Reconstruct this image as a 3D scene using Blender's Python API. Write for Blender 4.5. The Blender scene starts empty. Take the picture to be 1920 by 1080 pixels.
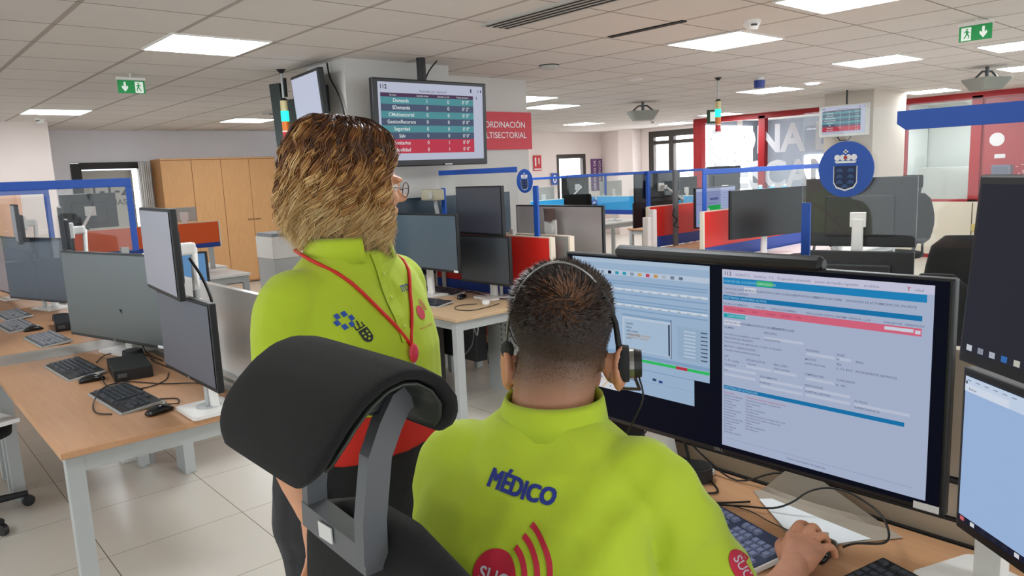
import bpy, bmesh, math, random
from math import sin, cos, pi, radians as R, sqrt
from mathutils import Vector, Matrix, Euler, noise
from mathutils.bvhtree import BVHTree
random.seed(7)
scene = bpy.context.scene
COL = scene.collection
TMP = bpy.data.scenes.new('tmp')
def evaluated(o):
    """mesh of one object with its modifiers, evaluated apart from the big scene"""
    TMP.collection.objects.link(o)
    vl = TMP.view_layers[0]; vl.update()
    me = bpy.data.meshes.new_from_object(o.evaluated_get(vl.depsgraph))
    TMP.collection.objects.unlink(o)
    return me

# ---------------------------------------------------------------- camera
cam_d = bpy.data.cameras.new('camera')
cam = bpy.data.objects.new('camera', cam_d)
COL.objects.link(cam)
cam_d.sensor_fit = 'HORIZONTAL'
cam_d.sensor_width = 36.0
cam_d.lens = 36.0 * 1385 / 1920
cam_d.clip_start = 0.02
rt = Vector((0.74594861, -0.66464067, -0.04258471))
dn = Vector((-0.13424545, -0.08742395, -0.9870842))
fw = Vector((0.65233338, 0.74203089, -0.15443875))
m = Matrix((rt, -dn, -fw)).transposed().to_4x4()
m.translation = Vector((0, 0, 1.65))
cam.matrix_world = m
scene.camera = cam

# ---------------------------------------------------------------- world, light, exposure
world = bpy.data.worlds.new('world')
scene.world = world
world.use_nodes = True
bgn = world.node_tree.nodes['Background']
bgn.inputs[0].default_value = (0.88, 0.95, 1.0, 1)
bgn.inputs[1].default_value = 2.35
vs = scene.view_settings
vs.view_transform = 'Standard'
vs.look = 'None'
vs.exposure = 0.08
vs.gamma = 1.0
vs.use_curve_mapping = False

LAMP = 24

# ---------------------------------------------------------------- materials
def lin(c):
    if isinstance(c, str):
        c = [int(c[i:i + 2], 16) / 255 for i in (0, 2, 4)]
    return tuple((x / 12.92 if x <= .04045 else ((x + .055) / 1.055) ** 2.4) for x in c) + (1,)
MATS = {}
def mat(name, color, rough=.6, metal=0, emit=0, spec=.5, noise_amt=0, nscale=30, bump=0, bscale=60, stretch=None, sheen=0, alpha=None, coat=0, ecol=None, sss=0):
    if name in MATS: return MATS[name]
    mt = bpy.data.materials.new(name); mt.use_nodes = True
    nt = mt.node_tree; b = nt.nodes['Principled BSDF']
    col = lin(color)
    b.inputs['Base Color'].default_value = col
    b.inputs['Roughness'].default_value = rough
    b.inputs['Metallic'].default_value = metal
    b.inputs['Specular IOR Level'].default_value = spec
    if sheen: b.inputs['Sheen Weight'].default_value = sheen; b.inputs['Sheen Roughness'].default_value = .5
    if coat: b.inputs['Coat Weight'].default_value = coat; b.inputs['Coat Roughness'].default_value = .1
    if sss:
        b.inputs['Subsurface Weight'].default_value = sss
        b.inputs['Subsurface Radius'].default_value = (1, .35, .2)
        b.inputs['Subsurface Scale'].default_value = .008
    if emit:
        b.inputs['Emission Color'].default_value = lin(ecol) if ecol else col
        b.inputs['Emission Strength'].default_value = emit
    tc = None
    def coords(sc):
        nonlocal tc
        if tc is None: tc = nt.nodes.new('ShaderNodeTexCoord')
        mp = nt.nodes.new('ShaderNodeMapping')
        mp.inputs['Scale'].default_value = sc
        nt.links.new(tc.outputs['Object'], mp.inputs['Vector'])
        return mp.outputs[0]
    st = stretch or (1, 1, 1)
    if noise_amt:
        nz = nt.nodes.new('ShaderNodeTexNoise'); nz.inputs['Scale'].default_value = nscale
        nz.inputs['Detail'].default_value = 5
        nt.links.new(coords(st), nz.inputs['Vector'])
        mr = nt.nodes.new('ShaderNodeMapRange')
        mr.inputs['From Min'].default_value = .3; mr.inputs['From Max'].default_value = .7
        mr.inputs['To Min'].default_value = 1 - noise_amt; mr.inputs['To Max'].default_value = 1 + noise_amt
        nt.links.new(nz.outputs['Fac'], mr.inputs['Value'])
        mx = nt.nodes.new('ShaderNodeMix'); mx.data_type = 'RGBA'; mx.blend_type = 'MULTIPLY'
        mx.inputs['Factor'].default_value = 1
        mx.inputs[6].default_value = col
        nt.links.new(mr.outputs[0], mx.inputs[7])
        nt.links.new(mx.outputs[2], b.inputs['Base Color'])
    if bump:
        nb = nt.nodes.new('ShaderNodeTexNoise'); nb.inputs['Scale'].default_value = bscale
        nb.inputs['Detail'].default_value = 4
        nt.links.new(coords(st), nb.inputs['Vector'])
        bp = nt.nodes.new('ShaderNodeBump'); bp.inputs['Strength'].default_value = bump
        bp.inputs['Distance'].default_value = .01
        nt.links.new(nb.outputs['Fac'], bp.inputs['Height'])
        nt.links.new(bp.outputs[0], b.inputs['Normal'])
    MATS[name] = mt
    return mt
def emat(name, color, s=1.0):
    """a lit display colour"""
    if name in MATS: return MATS[name]
    return mat(name, (0.02, 0.02, 0.02), rough=.5, emit=s * .72, spec=.05, ecol=color)

def glass_mat(name, tint=(1, 1, 1), refl=.1, haze=0.0, hazecol=(.8, .8, .8)):
    mt = bpy.data.materials.new(name); mt.use_nodes = True
    nt = mt.node_tree; nt.nodes.clear()
    out = nt.nodes.new('ShaderNodeOutputMaterial')
    tr = nt.nodes.new('ShaderNodeBsdfTransparent'); tr.inputs[0].default_value = (*tint, 1)
    gl = nt.nodes.new('ShaderNodeBsdfGlossy'); gl.inputs['Roughness'].default_value = .02
    fr = nt.nodes.new('ShaderNodeLayerWeight')
    pw = nt.nodes.new('ShaderNodeMath'); pw.operation = 'POWER'; pw.inputs[1].default_value = 5
    nt.links.new(fr.outputs['Facing'], pw.inputs[0])
    mul = nt.nodes.new('ShaderNodeMath'); mul.operation = 'MULTIPLY_ADD'
    mul.inputs[1].default_value = .5; mul.inputs[2].default_value = refl * .25
    nt.links.new(pw.outputs[0], mul.inputs[0])
    mx = nt.nodes.new('ShaderNodeMixShader')
    nt.links.new(mul.outputs[0], mx.inputs[0]); nt.links.new(tr.outputs[0], mx.inputs[1]); nt.links.new(gl.outputs[0], mx.inputs[2])
    last = mx
    if haze:
        df = nt.nodes.new('ShaderNodeBsdfDiffuse'); df.inputs[0].default_value = (*hazecol, 1)
        m2 = nt.nodes.new('ShaderNodeMixShader'); m2.inputs[0].default_value = haze
        nt.links.new(mx.outputs[0], m2.inputs[1]); nt.links.new(df.outputs[0], m2.inputs[2]); last = m2
    nt.links.new(last.outputs[0], out.inputs[0])
    MATS[name] = mt
    return mt

def grid_mat(name, base, line, line2, px, py, ox, oy, lw, rough, axis='XY', noise_amt=.04, spec=.5, bump=0):
    """tile pattern in object space: joints every px, py"""
    mt = bpy.data.materials.new(name); mt.use_nodes = True
    nt = mt.node_tree; b = nt.nodes['Principled BSDF']
    b.inputs['Roughness'].default_value = rough
    b.inputs['Specular IOR Level'].default_value = spec
    tc = nt.nodes.new('ShaderNodeTexCoord'); sp = nt.nodes.new('ShaderNodeSeparateXYZ')
    nt.links.new(tc.outputs['Object'], sp.inputs[0])
    def M(op, a, b_=None):
        n = nt.nodes.new('ShaderNodeMath'); n.operation = op
        for i, v in enumerate((a, b_)):
            if v is None: continue
            if isinstance(v, (int, float)): n.inputs[i].default_value = v
            else: nt.links.new(v, n.inputs[i])
        return n.outputs[0]
    def fam(sock, p, o, w):
        f = M('FRACT', M('DIVIDE', M('SUBTRACT', sock, o), p))
        d = M('ABSOLUTE', M('SUBTRACT', f, .5))
        return M('GREATER_THAN', d, .5 - w / p / 2)
    fx = fam(sp.outputs[0], px, ox, lw[0]); fy = fam(sp.outputs[1], py, oy, lw[1])
    mk = M('MAXIMUM', fx, fy)
    wn = nt.nodes.new('ShaderNodeTexWhiteNoise'); wn.noise_dimensions = '2D'
    cb = nt.nodes.new('ShaderNodeCombineXYZ')
    nt.links.new(M('FLOOR', M('DIVIDE', M('SUBTRACT', sp.outputs[0], ox), px)), cb.inputs[0])
    nt.links.new(M('FLOOR', M('DIVIDE', M('SUBTRACT', sp.outputs[1], oy), py)), cb.inputs[1])
    nt.links.new(cb.outputs[0], wn.inputs['Vector'])
    nz = nt.nodes.new('ShaderNodeTexNoise'); nz.inputs['Scale'].default_value = 6; nz.inputs['Detail'].default_value = 8
    nt.links.new(tc.outputs['Object'], nz.inputs['Vector'])
    v = M('ADD', M('MULTIPLY', M('SUBTRACT', wn.outputs[0], .5), noise_amt * 1.2), M('MULTIPLY', M('SUBTRACT', nz.outputs['Fac'], .5), noise_amt * 1.6))
    v = M('ADD', v, 1.0)
    mx = nt.nodes.new('ShaderNodeMix'); mx.data_type = 'RGBA'; mx.blend_type = 'MULTIPLY'; mx.inputs['Factor'].default_value = 1
    mx.inputs[6].default_value = lin(base); nt.links.new(v, mx.inputs[7])
    m1 = nt.nodes.new('ShaderNodeMix'); m1.data_type = 'RGBA'
    nt.links.new(fx, m1.inputs['Factor']); nt.links.new(mx.outputs[2], m1.inputs[6]); m1.inputs[7].default_value = lin(line2)
    m2 = nt.nodes.new('ShaderNodeMix'); m2.data_type = 'RGBA'
    nt.links.new(fy, m2.inputs['Factor']); nt.links.new(m1.outputs[2], m2.inputs[6]); m2.inputs[7].default_value = lin(line)
    nt.links.new(m2.outputs[2], b.inputs['Base Color'])
    MATS[name] = mt
    return mt

def wood_mat(name, base, dark, axis_scale=(1, 12, 12), rough=.45):
    mt = bpy.data.materials.new(name); mt.use_nodes = True
    nt = mt.node_tree; b = nt.nodes['Principled BSDF']; b.inputs['Roughness'].default_value = rough
    tc = nt.nodes.new('ShaderNodeTexCoord'); mp = nt.nodes.new('ShaderNodeMapping'); mp.inputs['Scale'].default_value = axis_scale
    nt.links.new(tc.outputs['Object'], mp.inputs['Vector'])
    nz = nt.nodes.new('ShaderNodeTexNoise'); nz.inputs['Scale'].default_value = 4; nz.inputs['Detail'].default_value = 8; nz.inputs['Distortion'].default_value = .6
    nt.links.new(mp.outputs[0], nz.inputs['Vector'])
    cr = nt.nodes.new('ShaderNodeValToRGB'); cr.color_ramp.elements[0].position = .3; cr.color_ramp.elements[1].position = .75
    cr.color_ramp.elements[0].color = lin(dark); cr.color_ramp.elements[1].color = lin(base)
    nt.links.new(nz.outputs['Fac'], cr.inputs[0]); nt.links.new(cr.outputs[0], b.inputs['Base Color'])
    MATS[name] = mt
    return mt

# ---------------------------------------------------------------- object helpers
def put(o, parent=None):
    COL.objects.link(o)
    if parent is not None: o.parent = parent
    return o
def tag(o, label=None, cat=None, group=None, kind=None):
    if label: o['label'] = label
    if cat: o['category'] = cat
    if group: o['group'] = group
    if kind: o['kind'] = kind
    return o
def thing(name, label, cat, loc=(0, 0, 0), rz=0, group=None):
    o = bpy.data.objects.new(name, None); o.empty_display_size = .1
    COL.objects.link(o); o.location = loc; o.rotation_euler = (0, 0, rz)
    return tag(o, label, cat, group)
def children(o):
    return list(o.children)
def copy_tree(o, parent=None):
    c = o.copy(); COL.objects.link(c); c.parent = parent
    for ch in children(o): copy_tree(ch, c)
    return c

class MB:
    def __init__(s): s.v = []; s.f = []; s.m = []; s.mi = 0
    def add(s, vs_, fs, mi=None):
        n = len(s.v); s.v += [tuple(x) for x in vs_]
        s.f += [tuple(i + n for i in f) for f in fs]
        s.m += [s.mi if mi is None else mi] * len(fs)
        return s
    def box(s, c, d, rot=None, mi=None, bev=0):
        x, y, z = d[0] / 2, d[1] / 2, d[2] / 2
        if bev:
            b = min(bev, x * .95, y * .95, z * .95)
            bm = bmesh.new(); bmesh.ops.create_cube(bm, size=1)
            for v in bm.verts: v.co = Vector((v.co.x * 2 * x, v.co.y * 2 * y, v.co.z * 2 * z))
            bmesh.ops.bevel(bm, geom=bm.edges[:], offset=b, segments=2, affect='EDGES', profile=.6)
            bm.verts.index_update()
            vs_ = [v.co.copy() for v in bm.verts]; fs = [[v.index for v in f.verts] for f in bm.faces]; bm.free()
        else:
            vs_ = [Vector((a, b_, c_)) for a in (-x, x) for b_ in (-y, y) for c_ in (-z, z)]
            fs = [(0, 1, 3, 2), (4, 6, 7, 5), (0, 4, 5, 1), (2, 3, 7, 6), (0, 2, 6, 4), (1, 5, 7, 3)]
        if rot is not None:
            M_ = Euler(rot).to_matrix() if not isinstance(rot, Matrix) else rot
            vs_ = [M_ @ v for v in vs_]
        return s.add([v + Vector(c) for v in vs_], fs, mi)
    def tube(s, pts, r, n=8, cap=True, mi=None, closed=False):
        pts = [Vector(p) for p in pts]; N = len(pts)
        rr = r if isinstance(r, (list, tuple)) else [r] * N
        vs_ = []; fs = []; up = None
        for i, p in enumerate(pts):
            a = pts[(i + 1) % N] if (closed or i < N - 1) else p
            b = pts[i - 1] if (closed or i > 0) else p
            t = (a - b)
            if t.length < 1e-9: t = Vector((0, 0, 1))
            t.normalize()
            if up is None:
                up = t.orthogonal().normalized()
            else:
                up = (up - t * up.dot(t))
                up = up.normalized() if up.length > 1e-6 else t.orthogonal().normalized()
            w = t.cross(up)
            for k in range(n):
                an = 2 * pi * k / n
                vs_.append(p + (up * cos(an) + w * sin(an)) * rr[i])
        L = N if closed else N - 1
        for i in range(L):
            j = (i + 1) % N
            for k in range(n):
                k2 = (k + 1) % n
                fs.append((i * n + k, i * n + k2, j * n + k2, j * n + k))
        if cap and not closed:
            fs.append(tuple(range(n))[::-1]); fs.append(tuple((N - 1) * n + k for k in range(n)))
        return s.add(vs_, fs, mi)
    def cyl(s, p0, p1, r, n=16, r2=None, mi=None):
        return s.tube([p0, p1], [r, r if r2 is None else r2], n, True, mi)
    def loft(s, rings, n=24, mi=None, power=2.0):
        """rings: (center, U, V) ellipses; closed at both ends"""
        vs_ = []; fs = []
        for (c, U, V) in rings:
            c, U, V = Vector(c), Vector(U), Vector(V)
            for k in range(n):
                a = 2 * pi * k / n; ca, sa = cos(a), sin(a)
                e = 2 / power
                x = abs(ca) ** e * (1 if ca >= 0 else -1); y = abs(sa) ** e * (1 if sa >= 0 else -1)
                vs_.append(c + U * x + V * y)
        for i in range(len(rings) - 1):
            for k in range(n):
                k2 = (k + 1) % n
                fs.append((i * n + k, i * n + k2, (i + 1) * n + k2, (i + 1) * n + k))
        fs.append(tuple(range(n))[::-1]); fs.append(tuple((len(rings) - 1) * n + k for k in range(n)))
        return s.add(vs_, fs, mi)
    def sphere(s, c, r, n=16, rot=None, mi=None):
        r = r if isinstance(r, (tuple, list)) else (r, r, r)
        vs_ = []; fs = []; h = n // 2
        for i in range(1, h):
            th = pi * i / h
            for k in range(n):
                a = 2 * pi * k / n
                vs_.append(Vector((sin(th) * cos(a) * r[0], sin(th) * sin(a) * r[1], cos(th) * r[2])))
        vs_ += [Vector((0, 0, r[2])), Vector((0, 0, -r[2]))]
        for i in range(h - 2):
            for k in range(n):
                k2 = (k + 1) % n
                fs.append((i * n + k, (i + 1) * n + k, (i + 1) * n + k2, i * n + k2))
        T = (h - 1) * n
        for k in range(n):
            k2 = (k + 1) % n
            fs.append((k, k2, T)); fs.append(((h - 2) * n + k2, (h - 2) * n + k, T + 1))
        if rot is not None:
            M_ = rot if isinstance(rot, Matrix) else Euler(rot).to_matrix()
            vs_ = [M_ @ v for v in vs_]
        return s.add([v + Vector(c) for v in vs_], fs, mi)
    def prism(s, poly, o, U, V, depth, mi=None):
        """poly 2D extruded along U x V by depth"""
        o, U, V = Vector(o), Vector(U), Vector(V); N = U.cross(V).normalized() * depth
        n = len(poly)
        vs_ = [o + U * p[0] + V * p[1] for p in poly] + [o + U * p[0] + V * p[1] + N for p in poly]
        fs = [tuple(range(n))[::-1], tuple(range(n, 2 * n))]
        for i in range(n):
            j = (i + 1) % n
            fs.append((i, j, n + j, n + i))
        return s.add(vs_, fs, mi)
    def quad(s, a, b, c, d, mi=None):
        return s.add([a, b, c, d], [(0, 1, 2, 3)], mi)
    def build(s, name, mats, parent=None, smooth=False, loc=None, rot=None):
        me = bpy.data.meshes.new(name)
        me.from_pydata(s.v, [], s.f)
        if not isinstance(mats, (list, tuple)): mats = [mats]
        for q in mats: me.materials.append(q)
        if len(mats) > 1: me.polygons.foreach_set('material_index', s.m)
        if smooth:
            me.polygons.foreach_set('use_smooth', [True] * len(me.polygons))
        me.update()
        o = bpy.data.objects.new(name, me)
        put(o, parent)
        if loc is not None: o.location = loc
        if rot is not None: o.rotation_euler = rot
        return o

def rrect(w, h, r, n=5, cx=0, cy=0):
    pts = []
    for (sx, sy, a0) in ((1, 1, 0), (-1, 1, 90), (-1, -1, 180), (1, -1, 270)):
        for k in range(n + 1):
            a = R(a0 + 90 * k / n)
            pts.append((cx + sx * (w / 2 - r) + r * cos(a), cy + sy * (h / 2 - r) + r * sin(a)))
    return pts
def circle(r, n=32, cx=0, cy=0, ry=None):
    ry = ry or r
    return [(cx + r * cos(2 * pi * k / n), cy + ry * sin(2 * pi * k / n)) for k in range(n)]

_tcache = {}
def text2d(body, size=1.0, bold=0.0, align='LEFT', depth=0.0):
    """flat text as (verts2d, faces)"""
    key = (body, bold)
    if key not in _tcache:
        cu = bpy.data.curves.new('t', 'FONT'); cu.body = body; cu.size = 1.0; cu.offset = bold
        cu.resolution_u = 3
        o = bpy.data.objects.new('t', cu)
        me = evaluated(o)
        vs_ = [(v.co.x, v.co.y) for v in me.vertices]; fs = [tuple(p.vertices) for p in me.polygons]
        bpy.data.objects.remove(o); bpy.data.curves.remove(cu); bpy.data.meshes.remove(me)
        _tcache[key] = (vs_, fs)
    vs_, fs = _tcache[key]
    if not vs_: return [], []
    w = max(v[0] for v in vs_) + min(v[0] for v in vs_)
    dx = {'LEFT': 0, 'CENTER': -w / 2, 'RIGHT': -w}[align]
    return [((v[0] + dx) * size, v[1] * size) for v in vs_], fs
def add_text(mb, body, o, U, V, size, mi=0, bold=.0, align='LEFT', sx=1.0):
    vs_, fs = text2d(body, size, bold, align)
    o, U, V = Vector(o), Vector(U), Vector(V)
    mb.add([o + U * v[0] * sx + V * v[1] for v in vs_], fs, mi)

class Screen:
    """content of one display as one mesh: layered flat shapes in screen coordinates (metres, origin at centre, facing -Y)"""
    def __init__(s, w, h): s.w, s.h = w, h; s.mb = MB(); s.mats = []; s.lay = 0
    def mi(s, m_):
        if m_ not in s.mats: s.mats.append(m_)
        return s.mats.index(m_)
    def xy(s, u, v, k): return Vector(((u - .5) * s.w, -.0004 * k, (.5 - v) * s.h))
    def rect(s, u0, v0, u1, v1, m_, k=1):
        s.mb.quad(s.xy(u0, v1, k), s.xy(u1, v1, k), s.xy(u1, v0, k), s.xy(u0, v0, k), s.mi(m_))
    def text(s, t, u, v, hgt, m_, k=3, bold=.0, align='LEFT', sx=1.0):
        add_text(s.mb, t, s.xy(u, v, k), (1, 0, 0), (0, 0, 1), hgt * s.h * 1.35, s.mi(m_), bold, align, sx)
    def build(s, name, parent, loc=(0, 0, 0)):
        return s.mb.build(name, s.mats, parent, loc=loc)

# shared materials
M_white = mat('white_plastic', 'e4e2de', rough=.4)
M_grey = mat('grey_plastic', 'b9b9b4', rough=.5)
M_black = mat('black_plastic', '17181a', rough=.4)
M_blacksoft = mat('black_soft_plastic', '1c1d1f', rough=.6)
M_alu = mat('painted_steel', 'b2b5b4', rough=.45, metal=.1)
M_alud = mat('dark_steel', '55585a', rough=.4, metal=.4)
M_offscreen = mat('dark_display_glass', '23282c', rough=.24, spec=.75)
M_offmatte = mat('matte_display_glass', '33373d', rough=.33, spec=.8)
M_blue = mat('blue_vinyl', '1450b0', rough=.45)
M_bluedk = mat('blue_panel', '1f3f94', rough=.5)
M_red = mat('red_laminate', 'd8281f', rough=.42)
M_orange = mat('orange_laminate', 'e2581a', rough=.45)
M_cyan = mat('cyan_laminate', '2d9ed6', rough=.45)
M_cream = mat('cream_paint', 'e5dcc9', rough=.6)
M_wall = mat('wall_paint', 'e6e5ea', rough=.85, noise_amt=.02, nscale=3)
M_wallw = mat('wall_paint_warm', 'efe3dd', rough=.85, noise_amt=.02, nscale=3)  # warm paint, lightened to carry the window light on the far walls
M_desk = wood_mat('beech_laminate', 'ca9b73', 'c09069', (14, 1, 14))
M_desk2 = wood_mat('pale_beech_laminate', 'cbb08d', 'c0a27d', (14, 1, 14))
M_cab = wood_mat('cabinet_beech', 'dba871', 'd09c66', (14, 14, 1.2), .5)
M_cable = mat('black_cable', '121212', rough=.45)
M_darkhole = mat('black_void', '0b0b0b', rough=.9)
M_glass = glass_mat('clear_glass', (.95, .97, .97), .1)
M_glassh = glass_mat('hazy_glass', (.97, .98, .98), .1, .012)
M_fabric = mat('black_upholstery', '0c0c0b', rough=.95, bump=.35, bscale=700, sheen=.03, noise_amt=.18, nscale=300)
M_sign_w = mat('print_white', 'efeeee', rough=.6)
M_redframe = mat('red_frame_paint', 'a81f26', rough=.45)
# ================================================================= the setting
CZ_ = 2.553
def struct(name, mb, m_, smooth=False):
    o = mb.build(name, m_, None, smooth); o['kind'] = 'structure'; return o
M_floor = grid_mat('floor_tiles', 'd0cabf', '6c6356', '5c5448', .62, .6, .037, .01, (.004, .0035), .28, noise_amt=.035, spec=.45)
M_ceil = grid_mat('ceiling_tiles', 'dfdad5', '8b827a', 'b3aba4', .627, .6, .328, .565, (.03, .011), .9, noise_amt=.03, spec=.2)
struct('floor', MB().box((6, 5, -.06), (26, 24, .12)), M_floor)
struct('ceiling', MB().box((6, 5, CZ_ + .06), (26, 24, .12)), M_ceil)
# left wall (Y = 12.8) with a black framed opening
def wall_with_holes(name, axis, pos, a0, a1, holes, th, m_, z1=CZ_):
    """wall plane along `axis`; holes = (a, b, z0, z1)"""
    mb = MB()
    cuts = sorted(set([a0, a1] + [h[0] for h in holes] + [h[1] for h in holes]))
    for i in range(len(cuts) - 1):
        c0, c1 = cuts[i], cuts[i + 1]; mid = (c0 + c1) / 2
        spans = [(0, z1)]
        for h in holes:
            if h[0] <= mid <= h[1]:
                ns = []
                for s0, s1 in spans:
                    if h[2] > s0: ns.append((s0, h[2]))
                    if h[3] < s1: ns.append((h[3], s1))
                spans = ns
        for s0, s1 in spans:
            if s1 - s0 < 1e-4: continue
            if axis == 'X': mb.box((mid, pos + th / 2, (s0 + s1) / 2), (c1 - c0, th, s1 - s0))
            else: mb.box((pos + th / 2, mid, (s0 + s1) / 2), (th, c1 - c0, s1 - s0))
    return struct(name, mb, m_)
wall_with_holes('wall_left', 'X', 12.8, -6.9, 8.0, [(2.53, 3.62, 0, 2.07)], .2, M_wall)
wall_with_holes('wall_back', 'X', 12.8, 8.0, 14.7, [(12.86, 13.9, .9, 2.03)], .2, M_wallw)
wall_with_holes('wall_right', 'Y', 14.5, 8.9, 12.8, [(9.75, 11.3, .95, 2.47)], .2, M_wallw)
M_day = mat('daylight_pane', 'ffffff', emit=5, ecol='fdfcff')
M_frame = mat('dark_window_frame', '3c3733', rough=.5)
# far window
def window(name, axis, pos, a0, a1, z0, z1, bars=(), hb=(), fw_=.1, pane=M_day):
    root = thing(name, None, None); root['kind'] = 'structure'
    mb = MB()
    def bb(a, b, c, d, t=.1, dy=0):
        if axis == 'X': mb.box(((a + b) / 2, pos + .06 + dy, (c + d) / 2), (b - a, t, d - c))
        else: mb.box((pos + .06 + dy, (a + b) / 2, (c + d) / 2), (t, b - a, d - c))
    bb(a0, a0 + fw_, z0, z1); bb(a1 - fw_, a1, z0, z1); bb(a0 + fw_, a1 - fw_, z1 - fw_, z1); bb(a0 + fw_, a1 - fw_, z0, z0 + fw_ * .6)
    for b_ in bars: bb(b_ - fw_ * .5, b_ + fw_ * .5, z0 + fw_ * .6, z1 - fw_, .11)
    for b_ in hb: bb(a0 + fw_, a1 - fw_, b_ - fw_ * .3, b_ + fw_ * .3, .09)
    mb.build('window_frame', M_frame, root)
    g = MB()
    if axis == 'X': g.box(((a0 + a1) / 2, pos + .15, (z0 + z1) / 2), (a1 - a0, .01, z1 - z0))
    else: g.box((pos + .15, (a0 + a1) / 2, (z0 + z1) / 2), (.01, a1 - a0, z1 - z0))
    g.build('pane', pane, root)
    return root
window('window_1', 'X', 12.8, 12.86, 13.9, .9, 2.03)
window('window_2', 'Y', 14.5, 9.75, 11.3, .95, 2.47, bars=(10.65,), hb=(2.2,), fw_=.14)
# black framed opening with white panel on the left wall
w3 = thing('window_3', None, None); w3['kind'] = 'structure'
mb = MB()
mb.box((2.6, 12.86, 1.03), (.14, .16, 2.06)); mb.box((3.55, 12.86, 1.03), (.14, .16, 2.06)); mb.box((3.075, 12.86, 2.02), (.81, .16, .1))
mb.build('window_frame', mat('black_window_frame', '23201d', rough=.5), w3)
MB().box((3.43, 12.9, .98), (.09, .02, 1.96)).build('pane', M_day, w3)
b = MB().box((3.03, 12.88, .98), (.72, .03, 1.94)); b.build('roller_blind', mat('blind_grey', 'b9b6ae', rough=.8), w3)
mb = MB(); add_text(mb, '1-1-2', (2.76, 12.86, 1.56), (1, 0, 0), (0, 0, 1), .26, 0, .012); add_text(mb, 'CANARIAS', (2.67, 12.86, 1.41), (1, 0, 0), (0, 0, 1), .125, 0, 0)
mb.build('lettering', mat('dark_lettering', '1c1e20'), w3)
# columns
struct('wall_column_left', MB().box((.9, 12.05, CZ_ / 2), (2.28, 1.5, CZ_)), M_wallw)
struct('wall_column_screens', MB().box((3.39, 5.40, CZ_ / 2), (.98, .6, CZ_)), mat('column_paint', 'cbc8c4', rough=.8))
struct('wall_column_sign', MB().box((4.56, 5.87, CZ_ / 2), (1.26, .62, CZ_)), MATS['column_paint'])
struct('wall_column_right', MB().box((11.05, 4.72, CZ_ / 2), (1.1, .68, CZ_)), mat('column_cream', 'c9bfb3', rough=.8))
struct('wall_column_back', MB().box((14.33, 11.75, CZ_ / 2), (.32, .45, CZ_)), M_wallw)
struct('trim_column', MB().box((11.05, 4.375, 1.08), (1.104, .012, .12)), mat('grey_band', '7d7c84'))
# right wall: red frames, glass and low cream panels (X = 12.95)
struct('trim_1', MB().box((13.02, 6.0, CZ_ - .05), (.12, 5.9, .1)).box((13.02, 6.0, .9), (.12, 5.9, .07)).box((13.02, 6.0, .035), (.12, 5.9, .07))
       .box((13.02, 8.86, 1.27), (.14, .2, 2.5)).box((13.02, 7.45, 1.7), (.12, .13, 1.6)).box((13.02, 6.02, 1.7), (.12, .18, 1.6)).box((13.02, 4.93, 1.7), (.12, .1, 1.6)).box((13.02, 3.87, 1.7), (.12, .14, 1.6)).box((13.02, 3.1, 1.27), (.12, .12, 2.5)), M_redframe)
pn = MB().box((13.0, 6.0, .48), (.1, 5.8, .84)); struct('wall_low_panels', pn, M_cream)
struct('trim_2', MB().box((12.945, 3.5, .5), (.012, .72, .11)), mat('yellow_stripe', 'd9c87c'))
struct('trim_3', MB().box((12.945, 3.86, .48), (.008, .012, .8)).box((12.945, 5.6, .48), (.008, .012, .8)), mat('joint_dark', '6b5a4a'))
g1 = struct('window_4', MB().box((13.03, 8.12, 1.72), (.012, 1.25, 1.6)).box((13.03, 6.76, 1.72), (.012, 1.25, 1.6)), M_glass)
g2 = struct('window_5', MB().box((13.03, 4.4, 1.72), (.012, .98, 1.6)), M_glass)
M_redfilm = mat('red_glass_film', 'b44a4c', rough=.35)
struct('window_6', MB().box((13.03, 3.48, 1.72), (.012, .66, 1.6)), M_redfilm)
# pattern of small marks on the red film
mb = MB()
for k in range(90):
    y = 3.2 + random.random() * .6; z = .95 + random.random() * .75
    if z - .95 > (3.62 - y) * 1.7 + .05: continue
    a = random.random() * pi; s_ = .022
    if k % 3 == 0: mb.prism(circle(s_, 8), (13.02, y, z), (0, -1, 0), (0, 0, 1), .002)
    else: mb.prism([(-s_ * cos(a), -s_ * sin(a)), (s_ * .4 * sin(a), -s_ * .4 * cos(a)), (s_ * cos(a), s_ * sin(a)), (-s_ * .4 * sin(a), s_ * .4 * cos(a))], (13.02, y, z), (0, -1, 0), (0, 0, 1), .002)
struct('trim_4', mb, mat('pink_print', 'e6b9b8'))
struct('trim_5', MB().prism(circle(.1, 24), (13.02, 3.6, 1.83), (0, -1, 0), (0, 0, 1), .002).box((13.018, 3.55, 1.58), (.004, .14, .06)), M_sign_w)
# lettering on the glass
mb = MB()
for t, z in (('ZONA DE', 1.83), ('DESCANSO', 1.17)):
    x0 = 8.55
    add_text(mb, t, (13.0, x0, z), (0, -1, 0), (0, 0, 1), .7, 0, .03, sx=.94)
struct('trim_6', mb, mat('frosted_letters', 'dedfe6', rough=.7))
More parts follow.
